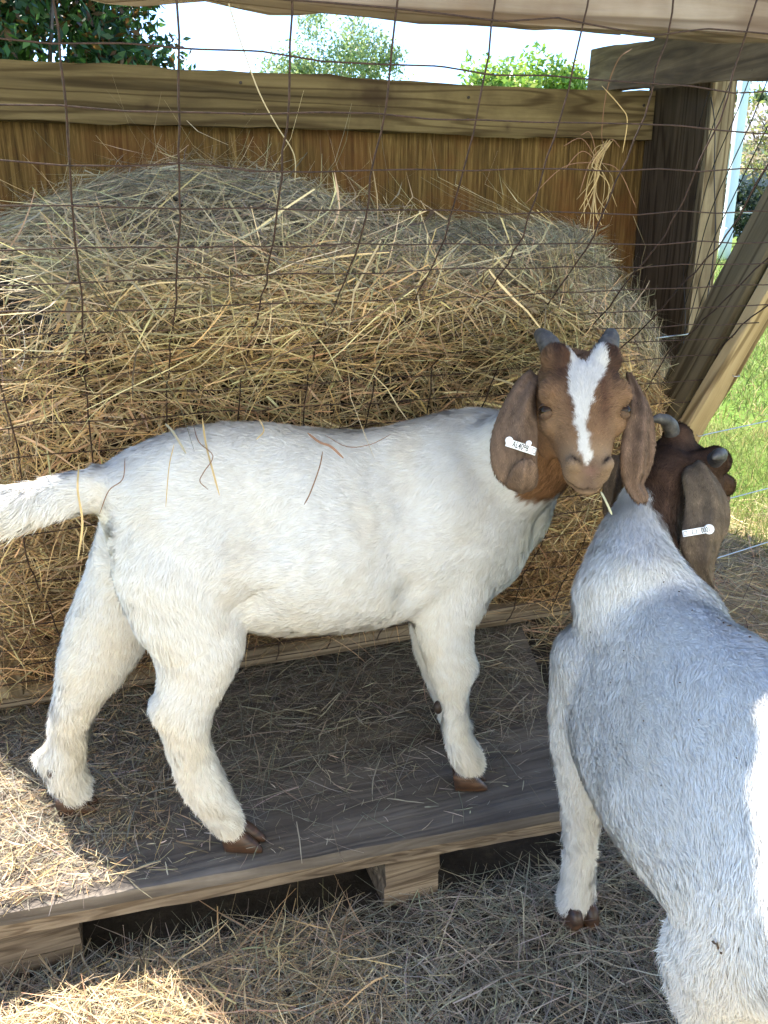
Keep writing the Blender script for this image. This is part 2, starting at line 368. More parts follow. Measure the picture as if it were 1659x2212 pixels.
# ------------------------------------------------------------------ feeder
PROF = np.array([(1.525, .165), (1.50, .20), (1.43, .35), (1.35, .52), (1.29, .66), (1.22, .78), (1.10, .87), (.985, .97), (.90, 1.10), (.868, 1.20), (.862, 1.30)])
_pl = np.concatenate([[0], np.cumsum(np.hypot(*np.diff(PROF, axis=0).T))])
def prof(s):
    return np.interp(s, _pl, PROF[:, 0]), np.interp(s, _pl, PROF[:, 1])
FX0, FX1 = -.62, 1.70
def feeder():
    root = empty('hay_feeder', (.6, 1.6, .0), 'wooden hay feeder with rusty wire mesh front and brown plywood back wall', 'hay feeder')
    MB().board((FX0, 1.575, .172), (1.085, 1.575, .172), .038, .089, nseg=30, seed=1).build('bottom_rail', M['rail'], root, smooth=False)
    MB().board((FX0+.12, 2.40, 1.262), (FX1-.002, 2.40, 1.262), .126, .038, nseg=40, seed=2, rough=.002).build('back_board', M['backboard'], root, smooth=False)
    # plywood wall of vertical grain with grooves
    mb = MB(); xs = np.arange(FX0-.03, FX1+.05, .02); rr = RS(5)
    yy = 2.428+rr.randn(len(xs))*.0008
    V = np.concatenate([np.stack([xs, yy, np.full(len(xs), z)], 1) for z in (.12, 1.318)]+[np.stack([xs, yy*0+2.45, np.full(len(xs), z)], 1) for z in (.12, 1.318)])
    n = len(xs); q = []
    for i in range(n-1):
        q += [(i, i+1, n+i+1, n+i), (2*n+i+1, 2*n+i, 3*n+i, 3*n+i+1), (n+i, n+i+1, 3*n+i+1, 3*n+i), (i+1, i, 2*n+i, 2*n+i+1)]
    q += [(0, n, 3*n, 2*n), (n-1, 3*n-1, 4*n-1, 2*n-1)]
    mb.add(V, q); mb.build('wall_panel', M['wall'], root, smooth=False)
    # rear posts
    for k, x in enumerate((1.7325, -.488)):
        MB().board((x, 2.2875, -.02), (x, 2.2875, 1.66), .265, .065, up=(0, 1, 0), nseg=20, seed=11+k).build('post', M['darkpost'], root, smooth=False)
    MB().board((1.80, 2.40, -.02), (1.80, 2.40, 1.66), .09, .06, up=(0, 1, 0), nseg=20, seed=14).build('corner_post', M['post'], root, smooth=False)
    MB().board((1.735, 2.139, -.02), (1.735, 2.139, 1.66), .028, .074, up=(0, 1, 0), nseg=20, seed=17).build('post_lit_front', M['post'], root, smooth=False)  # pale strip added to carry the post's brighter lit front
    # rafters running from the back to the front beam
    for k, x in enumerate((1.575,)):
        MB().board((x, 2.52, 1.395), (x-.12, .93, 1.262), .115, .04, nseg=24, seed=21+k, rough=.002).build('rafter', M['rafter'], root, smooth=False)
    # front beam and its sister board
    MB().board((-.30, .899, 1.243), (1.75, .899, 1.243), .125, .034, nseg=40, seed=31, rough=.0015).build('front_beam', M['beam'], root, smooth=False)
    MB().board((-.30, .9385, 1.238), (.625, .9385, 1.238), .105, .038, nseg=30, seed=32, rough=.003).build('sister_board', M['beam'], root, smooth=False)
    # braces of the manger ends
    MB().board((-.175, 1.535, .192), (-.175, 1.535, 1.70), .07, .08, up=(0, 1, 0), nseg=20, seed=15).build('front_post', M['post'], root, smooth=False)
    bu = (0, .855, .518)
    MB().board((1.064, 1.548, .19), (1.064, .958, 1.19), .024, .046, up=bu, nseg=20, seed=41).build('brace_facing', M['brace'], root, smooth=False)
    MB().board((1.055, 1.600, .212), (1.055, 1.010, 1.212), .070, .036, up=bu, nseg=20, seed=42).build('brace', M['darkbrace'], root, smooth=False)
    # unseen roof sheet over the hay, added and cut for the pen's shade
    mb = MB(); xs = np.linspace(ROOFX[0], ROOFX[1], 161)
    zz = .008*np.sin(xs*2*pi/.07)
    rows = [(ROOFY[0], ROOFZ+.07), (ROOFY[1], ROOFZ)]
    lx = lambda y: (.454-.43*y)/.9
    V = np.concatenate([np.stack([lx(y)+(ROOFX[1]-lx(y))*np.linspace(0, 1, 161), np.full(161, y), z+zz+d], 1) for d in (0, .0015) for (y, z) in rows])
    q = []
    for i in range(160):
        q += [(i+1, i, 161+i, 162+i), (322+i, 323+i, 484+i, 483+i)]
    mb.add(V, q); mb.build('shade_roof', plain('galvanised roofing', (.5, .5, .5), .45, .6), root)
    nm = plain('nail head', (.05, .04, .035), .5, .6)
    for x, z in ((-.12, 1.295), (-.12, 1.235), (.48, 1.30), (.485, 1.23), (1.10, 1.29), (1.10, 1.235), (1.66, 1.29), (1.655, 1.24)):
        mb = MB(); mb.tube([(x, 2.382, z), (x, 2.3785, z), (x, 2.378, z)], [.004, .004, .003], 8); mb.build('nail', nm, root)
    for k in range(7):
        t = .2+k*.12; c = A3(1.064, 1.548, .19)*(1-t)+A3(1.064, .958, 1.19)*t+A3(0, -.021, -.013); mb = MB(); mb.tube([c+A3(-.006, 0, 0), c+A3(-.006, -.004, -.002), c+A3(.006, -.004, -.002), c+A3(.006, 0, 0)], .0009, 5); mb.build('staple', M['galv'], root)
    # ---- wire mesh: 4 in by 2 in welded wire leaning in against the hay
    r = RS(77); mb = MB(); xi = [.022+.1016*i for i in range(-3, 11)]
    smax = _pl[-1]; ss = np.arange(.0, smax, .0254)
    nodes = {}
    gx = RS(5)
    jx = gx.randn(len(xi), 8)*.006
    for i, x in enumerate(xi):
        Y, Z = prof(ss); wob = np.interp(ss, np.linspace(0, smax, 8), jx[i])
        low = np.clip((.95-Z)/.3, 0, 1)
        P = np.stack([x+wob*(.3+1.2*low)+.001*r.randn(len(ss)), Y+.006*np.sin(ss*25+i)*low+.0015*r.randn(len(ss)), Z], 1)
        mb.tube(P, .0011, 6)
    for k in range(int(smax/.0508)+1):
        s0 = .012+k*.0508
        if s0 > smax: break
        xx = np.linspace(xi[0]-.02, xi[-1]+.02, 120)
        sw = s0+.004*np.sin(xx*4+k*1.7)+np.interp(xx, np.linspace(xi[0], xi[-1], 23), gx.randn(23)*.0022)
        Y, Z = prof(np.clip(sw, 0, smax))
        mb.tube(np.stack([xx, Y-.0022, Z], 1), .0009, 6)
    mb.build('wire_mesh', M['rust'], root)
    # end panels: diagonal dark wire between rear post, rafter and brace
    def endpt(u, z):
        yb = np.interp(z, [.2, 1.19, 1.35], [1.53, .95, .9]); return A3(1.078+(1.70-1.078)*u, yb+(2.17-yb)*u, z)
    mb = MB()
    for k in range(-12, 16):
        for (dx, dz) in ((.55, -.83), (.62, .78)):
            if dz > 0 and k % 3: continue
            pts = []
            for t in np.linspace(-1.6, 1.6, 130):
                u, z = .5+(t*dx+k*.13)/.95, .75+t*dz
                if 0 <= u <= 1 and .25 < z < 1.30: pts.append(endpt(u, z)+A3(.004*sin(t*13+k), .004*sin(t*17+k*2), 0))
            if len(pts) > 3: mb.tube(pts, .0013, 5)
    mb.build('end_wire', M['blackwire'], root)
    return root
ROOFX, ROOFY, ROOFZ = (-.66, 1.85), (1.54, 2.85), 1.665
feeder()
# ------------------------------------------------------------------ deck
def deck():
    root = empty('wooden_deck', (0, 1.3, 0), 'low dirty plywood deck on timber blocks that the white goat stands on', 'platform')
    x0, x1 = -.75, .69; f = lambda x: 1.022-.0818*x
    def slab(z0, z1, yb, name, m, dy=0., sub=40, seed=0):
        r = RS(seed); xs = np.linspace(x0, x1, sub+1); V = []
        fy = f(xs)+dy+r.randn(sub+1)*.0007
        for (y, z) in ((fy, z0), (fy, z1), (fy*0+yb, z1), (fy*0+yb, z0)):
            V.append(np.stack([xs+.33*(y-fy)*np.clip(xs/.69, 0, 1)**2, y, np.full(sub+1, z)+(r.randn(sub+1)*.0006)], 1))
        n = sub+1; q = []
        for i in range(sub):
            for a, b in ((0, 1), (1, 2), (2, 3), (3, 0)):
                q.append((a*n+i, a*n+i+1, b*n+i+1, b*n+i))
        q += [(0, n, 2*n, 3*n), (4*n-1, 3*n-1, 2*n-1, n-1)]
        raw(name, np.concatenate(V), [np.array(q)], m, root, smooth=False)
    slab(.109, .128, 1.72, 'deck_board', M['ply'], 0, seed=1)
    slab(.088, .108, 1.72, 'deck_frame', M['plyedge'], .003, seed=2)
    for k, (a, b) in enumerate(((.362, .450), (-.40, -.07))):
        for j in range(3 if k else 2):
            h = .088/(3 if k else 2)
            MB().board(((a+b)/2, f((a+b)/2)+.012+.002*j, .087-h*(j+.5)), ((a+b)/2, 1.65, .087-h*(j+.5)), h-.002, b-a, nseg=6, seed=50+k*5+j).build('block', M['plyedge'], root, smooth=False)
deck()
# ------------------------------------------------------------------ hay
def hay():
    r = RS(101)
    topx = np.array([-.7, -.3, -.15, -.03, .10, .22, .34, .46, .60, .72, .84, .98, 1.10, 1.22, 1.33, 1.42, 1.48])
    topz = np.array([.78, .90, .955, .985, 1.03, 1.058, 1.045, 1.00, .965, .96, .965, .965, .935, .875, .79, .67, .50])
    def surf(X, v):
        """v in 0..1 from the bottom front, up over the top, to the back"""
        zt = np.interp(X, topx, topz)
        ytop = np.interp(X, [.0, .3, .7, 1.1], [1.58, 1.62, 1.85, 1.85])
        zc = np.minimum(.90, zt-.10)                    # where the hay leaves the wire
        # piece 1: along the wire
        a = np.clip(v/.5, 0, 1); z1 = .19+(zc-.19)*a
        y1 = np.interp(z1, PROF[:, 1], PROF[:, 0])+.025
        yc = np.interp(zc, PROF[:, 1], PROF[:, 0])+.025
        # piece 2: rounding over
        b = np.clip((v-.5)/.5, 0, 1); th = b*pi/2*1.25
        y2 = yc+(ytop-yc)*(1-np.cos(np.minimum(th, pi/2)))+np.maximum(th-pi/2, 0)*1.3
        z2 = zc+(zt-zc)*np.sin(th)
        Y = np.where(v < .5, y1, y2); Z = np.where(v < .5, z1, z2)
        # right end rounds away
        ym = 1.20+(X-1.02)*1.2; Y = np.where(ym > Y-.06, np.maximum(Y, ym)+.06*np.exp(-np.abs(ym-Y)/.06), Y)
        return Y, Z
    tx = np.linspace(-.6, 1.5, 211); ty = np.linspace(.9, 2.6, 171); tz = np.linspace(0, 1.3, 131); TH = np.zeros((211, 171)); TF = np.zeros((211, 131)); vv = np.linspace(0, 1, 200)
    for i_, x_ in enumerate(tx):
        Y_, Z_ = surf(np.full(200, x_), vv); o_ = np.argsort(Y_); TH[i_] = np.interp(ty, Y_[o_], np.maximum.accumulate(Z_[o_])); TF[i_] = np.interp(tz, Z_[:170], Y_[:170])
    def xlim(Y, Z):
        return np.interp(Z, [.2, .60, .68, .76, .86, .93, .985, 1.03], [1.15, 1.18, 1.165, 1.115, 1.03, .965, .89, .60])+np.where(Y < 1.5, .9, .45)*(Y-1.5)
    def tame(V, kz, ky):
        xi_ = np.clip(((V[:, 0]+.6)/.01).round().astype(int), 0, 210)
        f_ = TF[xi_, np.clip((V[:, 2]/.01).round().astype(int), 0, 130)]-.012
        h = TH[xi_, np.clip(((V[:, 1]-.9)/.01).round().astype(int), 0, 170)]+.012; e = np.clip(V[:, 2]-h, 0, .3)*np.clip((V[:, 2]-.65)/.2, 0, 1)*np.clip((V[:, 1]-TF[xi_, 82]-.01)/.12, 0, 1); V[:, 2] -= e*(1-kz)
        e = np.clip(f_-V[:, 1], 0, .12)*np.clip((.95-V[:, 2])/.15, 0, 1); V[:, 1] += e*(1-ky)
        e = np.clip(V[:, 0]-xlim(V[:, 1], V[:, 2])-.01, 0, None); V[:, 0] -= e*.45
        return V
    def pos(X, v):
        Y, Z = surf(X, v); P = np.stack([X, Y, Z], 1)
        lump = .032*vnoise(P, 2.3, 7, 2)+.020*vnoise(P, 7., 8, 3)
        P[:, 1] -= lump*(1-np.clip(v-.4, 0, 1)); P[:, 2] += lump*np.clip(v*1.4-.3, 0, 1)
        xl = xlim(P[:, 1], P[:, 2])+.02*vnoise(P, 5, 33, 2); P[:, 0] = np.minimum(P[:, 0], xl)
        return P
    def leftok(P): return P[:, 0] > (.49-.43*P[:, 1])/.9+.02*vnoise(P, 3, 4, 2)
    nu, nv = 160, 90
    U = np.linspace(-.45, 1.37, nu); Vv = np.linspace(0, 1, nv); UU, VV = np.meshgrid(U, Vv)
    P = pos(UU.ravel(), VV.ravel())
    lim = (.515-.43*P[:, 1])/.9; P[:, 0] = np.maximum(P[:, 0], lim)
    core = P.copy(); core[:, 1] += .045; core[:, 2] -= .04*np.clip(VV.ravel()*2-.6, 0, 1)
    q = np.array([(j*nu+i, j*nu+i+1, (j+1)*nu+i+1, (j+1)*nu+i) for j in range(nv-1) for i in range(nu-1)])
    # close: bottom/back skirt
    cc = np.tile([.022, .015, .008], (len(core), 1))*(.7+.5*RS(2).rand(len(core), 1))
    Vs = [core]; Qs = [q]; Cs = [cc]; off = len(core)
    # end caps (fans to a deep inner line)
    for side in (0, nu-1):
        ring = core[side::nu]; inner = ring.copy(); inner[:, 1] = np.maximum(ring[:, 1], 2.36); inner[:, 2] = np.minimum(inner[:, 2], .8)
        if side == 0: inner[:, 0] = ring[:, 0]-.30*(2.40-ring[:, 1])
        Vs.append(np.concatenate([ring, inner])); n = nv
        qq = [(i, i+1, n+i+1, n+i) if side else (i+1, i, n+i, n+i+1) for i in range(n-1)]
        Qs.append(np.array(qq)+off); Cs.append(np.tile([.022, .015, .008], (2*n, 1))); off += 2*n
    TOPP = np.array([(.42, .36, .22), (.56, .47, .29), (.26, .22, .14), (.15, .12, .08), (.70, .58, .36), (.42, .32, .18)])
    def strands(n, Lr, Wr, seed, urange=(-.45, 1.37), vr=(0., .98), horiz=.75, depth=.03, pal=STRAWS, dark=1., out=.04, curl=.6):
        nonlocal off
        rr = RS(seed); X = rr.uniform(*urange, n); v = rr.uniform(*vr, n)
        P = pos(X, v); k = leftok(P) & ((X < P[:, 0]+.10) | (rr.rand(n) < .3)) & (vnoise(P, 13., 55, 2) > -.22-.5*rr.rand(n)); X, v, P = X[k], v[k], P[k]; n = len(P)
        e = .012
        dv = pos(X, np.minimum(v+e, 1))-pos(X, np.maximum(v-e, 0)); du = pos(X+e, v)-pos(X-e, v)
        bad = np.linalg.norm(du, axis=1) < .016; du[bad] = A3(.45, 1, .15)+.2*rr.randn(bad.sum(), 3)
        du, dv = nrm(du), nrm(dv); Nn = nrm(np.cross(du, dv))
        Nn[Nn[:, 1]*1.0-Nn[:, 2] > 0] *= -1
        a = rr.randn(n)*horiz; fl = rr.rand(n) < np.where(X > P[:, 0]+.004, .8, np.where(v > .68, .06, .3)); a[fl] = rr.rand(fl.sum())*2*pi
        sg = np.where(rr.rand(n) < .5, -1, 1)
        slope = .55*vnoise(P, 2.4, 12, 2)
        D = du*np.cos(a+slope)[:, None]*sg[:, None]+dv*np.sin(a+slope)[:, None]*sg[:, None]+Nn*(out*rr.randn(n))[:, None]
        L = rr.uniform(*Lr, n)*(.5+rr.rand(n)); W = rr.uniform(*Wr, n)*(.4+1.1*rr.rand(n)**2)
        dd = rr.rand(n)**1.5*depth
        P = P-Nn*(dd-.006)[:, None]-nrm(D)*L[:, None]*.5
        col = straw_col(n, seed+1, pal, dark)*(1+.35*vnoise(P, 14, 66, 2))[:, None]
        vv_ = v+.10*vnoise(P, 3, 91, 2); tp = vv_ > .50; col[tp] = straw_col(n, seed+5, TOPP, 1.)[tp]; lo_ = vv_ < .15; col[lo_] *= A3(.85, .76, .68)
        # colour by height: grey top partly skylight put into colour, browner foot
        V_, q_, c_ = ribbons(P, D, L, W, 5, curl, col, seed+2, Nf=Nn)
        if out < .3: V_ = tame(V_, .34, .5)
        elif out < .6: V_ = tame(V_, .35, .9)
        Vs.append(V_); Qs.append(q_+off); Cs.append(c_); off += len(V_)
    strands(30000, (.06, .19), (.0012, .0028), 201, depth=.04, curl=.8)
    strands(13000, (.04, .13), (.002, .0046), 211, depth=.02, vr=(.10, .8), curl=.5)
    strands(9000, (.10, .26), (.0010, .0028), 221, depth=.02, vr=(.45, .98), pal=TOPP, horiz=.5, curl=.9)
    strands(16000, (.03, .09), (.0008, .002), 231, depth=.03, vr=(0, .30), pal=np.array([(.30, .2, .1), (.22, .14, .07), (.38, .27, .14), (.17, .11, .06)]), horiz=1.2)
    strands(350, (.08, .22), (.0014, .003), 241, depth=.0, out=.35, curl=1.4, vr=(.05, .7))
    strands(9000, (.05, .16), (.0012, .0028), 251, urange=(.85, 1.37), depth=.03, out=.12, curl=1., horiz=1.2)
    # wisps over the top edge in front of the wall
    strands(160, (.05, .13), (.0008, .0018), 261, vr=(.78, .9), depth=0, out=.8, curl=1.4)
    # left end hanging bits
    rr = RS(300); n = 14000; yy = rr.uniform(1.15, 2.2, n); zmax = np.interp(yy, [1.15, 1.6, 2.2], [.8, 1.0, .95]); zz = rr.uniform(.2, 1, n)*zmax
    ymin = np.interp(zz, PROF[:, 1], PROF[:, 0])+.02; ok = yy > ymin; yy, zz = yy[ok], zz[ok]; n = len(yy)
    P = np.stack([(.495-.43*yy)/.9+rr.randn(n)*.016, yy, zz], 1)
    D = nrm(rr.randn(n, 3)*[.5, 1, .8]); L = rr.uniform(.04, .14, n)
    V_, q_, c_ = ribbons(P-D*L[:, None]/2, D, L, rr.uniform(.001, .0028, n), 4, .8, straw_col(n, 7), 301)
    Vs.append(V_); Qs.append(q_+off); Cs.append(c_); off += len(V_)
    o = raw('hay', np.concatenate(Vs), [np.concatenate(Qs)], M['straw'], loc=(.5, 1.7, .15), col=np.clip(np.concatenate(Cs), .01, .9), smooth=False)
    tag(o, 'big heap of tangled tan hay filling the feeder behind the wire', 'hay', kind='stuff')
hay()
# ------------------------------------------------------------------ background
def fence():
    o0 = atz(1600, 1200, .12)
    h = np.hypot(o0[0], o0[1]); q0 = A3(1.12, 1.62, 0); p = q0; d = nrm(A3(o0[0], o0[1], 0)-q0)
    root = empty('wire_fence', p+d*1.4, 'thin galvanised strand fence along the grass at the right', 'fence')
    mb = MB()
    for z in (.13, .30, .49, .73, .995):
        t = np.linspace(0, 1, 40); st_ = p-d*.03 if z < .9 else A3(1.835, 2.40, 0); P = st_+(p+d*4.2-st_)*t[:, None]; P[:, 2] = z+.006*np.sin(t*8.+z*9); mb.tube(P, .0016, 5)
    mb.build('strand', M['galv'], root)
    for t in (4.2,):
        mb = MB(); q = p+d*t; mb.tube([q+A3(0, 0, -.05), q+A3(0, 0, .6), q+A3(0, 0, 1.1)], .022, 8); mb.build('fence_post', M['post'], root)
fence()
def pole():
    p = atz(1563, 560, 0.0); d = np.hypot(p[0], p[1]); rr = .017*d/2*.62
    root = empty('white_pole', p, 'tall white pole standing on the lawn behind the corner post', 'pole')
    wm = plain('white painted pole', (.75, .78, .8), .4)
    mb = MB(); mb.tube([p, p+A3(0, 0, .5), p+A3(.0, 0, 3), p+A3(0, 0, 6.5)], [rr, rr, rr*.97, rr*.9], 20); mb.build('shaft', wm, root)
    mb = MB(); mb.tube([p+A3(0, 0, -.02), p+A3(0, 0, .62), p+A3(0, 0, .66)], [rr*1.18, rr*1.18, rr*1.02], 20); mb.build('collar', wm, root)
pole()
def tree(name, base, label, H, crown, nleaf, lsize, cols, seed, group=None, spread=1., clumps=26, trunk_r=.12, cat='tree'):
    """crown: list of (centre offset, radii)"""
    rr = RS(seed); base = A3(*base)
    root = empty(name, base, label, cat, group)
    mb = MB(); cs = [base+A3(*c) for c, _ in crown]
    top = np.mean(cs, 0)
    mb.tube([base+A3(0, 0, -.1), base+(top-base)*.4+rr.randn(3)*.05*H*.3, base+(top-base)*.95], [trunk_r, trunk_r*.7, trunk_r*.3], 8)
    cl = []
    for c, rad in crown:
        for k in range(clumps):
            u = nrm(rr.randn(3))*(.35+.65*rr.rand()**.5); cl.append((base+A3(*c)+u*np.array(rad), np.mean(rad)*(.18+.2*rr.rand())))
    for p, s in cl[::2]:
        st = base+(top-base)*(.35+.4*rr.rand()); mid = (st+p)/2+rr.randn(3)*.05*H
        mb.tube([st, mid, p], [trunk_r*.3, trunk_r*.16, trunk_r*.05], 5)
    mb.build('trunk', M['bark'], root)
    n = nleaf; idx = rr.randint(len(cl), size=n); c = np.array([x[0] for x in cl])[idx]; s = np.array([x[1] for x in cl])[idx]
    P = c+nrm(rr.randn(n, 3))*(rr.rand(n, 1)**.45)*s[:, None]*spread
    D = nrm(rr.randn(n, 3)+[0, 0, -.2]); Nn = nrm(rr.randn(n, 3)+[0, 0, .8]); Sd = nrm(np.cross(D, Nn))
    L = lsize*(.6+.8*rr.rand(n)); Wd = L*.42
    V = np.stack([P, P+D*L[:, None]*.45-Sd*Wd[:, None]/2, P+D*L[:, None], P+D*L[:, None]*.45+Sd*Wd[:, None]/2], 1).reshape(-1, 3)
    q = np.arange(n*4).reshape(n, 4)
    cc = np.array(cols)[rr.randint(len(cols), size=n)]*(.75+.5*rr.rand(n, 1))
    raw('crown', V, [q], M['leaf'], root, col=np.repeat(cc, 4, 0), smooth=False)
    return root
def bg():
    def at(x, D): d = ray(x, 450); h = nrm(A3(d[0], d[1], 0)); return h*D
    b = at(120, 7.5)
    tree('evergreen_tree', b, 'dark glossy evergreen tree above the back board at the upper left', 3.5, [((-.65, 0, 2.1), (1.3, 1.2, 1.1)), ((-.05, .1, 1.95), (1.0, 1.0, .85)), ((-.5, .2, 3.2), (.9, 1, .9)), ((-.4, .5, 2.3), (1.4, .7, .9))], 34000, .085,
         [(.03, .07, .02), (.045, .10, .025), (.02, .05, .015), (.07, .15, .03), (.12, .06, .02)], 1, clumps=30)
    b = at(722, 30)
    tree('tall_tree', b, 'pale airy tree far off in the middle of the sky', 7, [((0, 0, 5.6), (1.5, 1.5, 1.25)), ((1.3, 0, 5.1), (1.0, 1.2, .9)), ((-.9, 0, 4.6), (1.3, 1.2, .8))], 9000, .14,
         [(.22, .30, .12), (.30, .36, .16), (.18, .26, .10)], 2, spread=1.5, clumps=16, trunk_r=.14)
    b = at(1120, 22)
    tree('bright_green_tree', b, 'bright yellow green bushy tree behind the back board near the corner post', 5, [((-.5, 0, 3.0), (1.1, 1.2, 1.0)), ((.6, 0, 2.9), (1.2, 1.2, .95)), ((0, .5, 2.0), (2.1, 1.3, .8)), ((0, 0, 3.5), (1.3, 1.2, .7))], 20000, .15,
         [(.20, .34, .05), (.28, .42, .07), (.16, .28, .04), (.35, .42, .1)], 3, spread=1.3, clumps=22, trunk_r=.15)
    # right strip: hedge, bare tree, house, far trees
    b = at(1690, 30)
    tree('grey_hedge_bush', b, 'dark shadowed bushy shrub at the far edge of the lawn', 2, [((0, 0, .8), (2.6, 1.2, 1.0)), ((-1.2, 1, .8), (1.6, 1.2, 1.0))], 9000, .16, [(.02, .03, .015), (.03, .045, .02)], 4, clumps=24, cat='shrub')
    b = at(1665, 26)
    tree('small_tree', b, 'small leafing tree with pale slanted trunk in front of the dark shrub', 4, [((.2, 0, 2.4), (1.1, 1, .9)), ((-.3, 0, 3.6), (1.2, 1, .9))], 3500, .14, [(.30, .24, .17), (.36, .30, .2), (.3, .33, .1)], 5, spread=1.5, clumps=16, trunk_r=.2)
    b = at(1760, 48); rr = RS(1)
    root = empty('house', b, 'pale grey house with a low roof far beyond the lawn', 'house')
    T = nrm(A3(-HD[1], HD[0], 0)); Nn = HD
    def box(c, hx, hy, z0, z1):
        mb = MB(); V = []
        for z in (z0, z1):
            for sx, sy in ((-1, -1), (1, -1), (1, 1), (-1, 1)): V.append(c+T*hx*sx+Nn*hy*sy+A3(0, 0, z))
        mb.add(V, [(3, 2, 1, 0), (4, 5, 6, 7), (0, 1, 5, 4), (1, 2, 6, 5), (2, 3, 7, 6), (3, 0, 4, 7)]); return mb
    box(b, 7, 4, 0, 3.6).build('wall', plain('pale siding', (.55, .56, .55), .8), root, smooth=False)
    mb = MB(); V = [b+T*7.6*sx+Nn*4.6*sy+A3(0, 0, 3.6) for sx, sy in ((-1, -1), (1, -1), (1, 1), (-1, 1))]+[b+T*7.6*sx+A3(0, 0, 5.6) for sx in (-1, 1)]
    mb.add(V, [(0, 1, 5, 4), (2, 3, 4, 5), (3, 2, 1, 0)], [(1, 2, 5), (3, 0, 4)]); mb.build('roof', plain('grey shingles', (.32, .32, .33), .8), root, smooth=False)
    for k in (-4.5, -1.5, 1.5, 4.5):
        box(b+T*k-Nn*4.02, .6, .03, 1.2, 2.6).build('window', plain('dark window glass', (.05, .06, .07), .2), root, smooth=False)
    for k, (x, D, s) in enumerate(((1640, 60, 1.), (1780, 66, 1.2), (1500, 75, 1.1), (1950, 70, 1.2), (1350, 90, 1.1))):
        b = at(x, D)
        tree('yard_tree', b, ['light green tree rising over the pale house', 'broad green tree right of the pale house', 'distant green tree behind the white pole', 'large tree at the far right of the lawn', 'distant low tree hidden behind the feeder wall'][k], 8, [((0, 0, 5*s), (3*s, 3*s, 2.6*s)), ((1, 0, 7*s), (2*s, 2*s, 2*s))], 5000, .4, [(.14, .19, .06), (.22, .26, .1), (.10, .14, .05)], 60+k, clumps=20, trunk_r=.25, group='trees beyond the lawn')
bg()
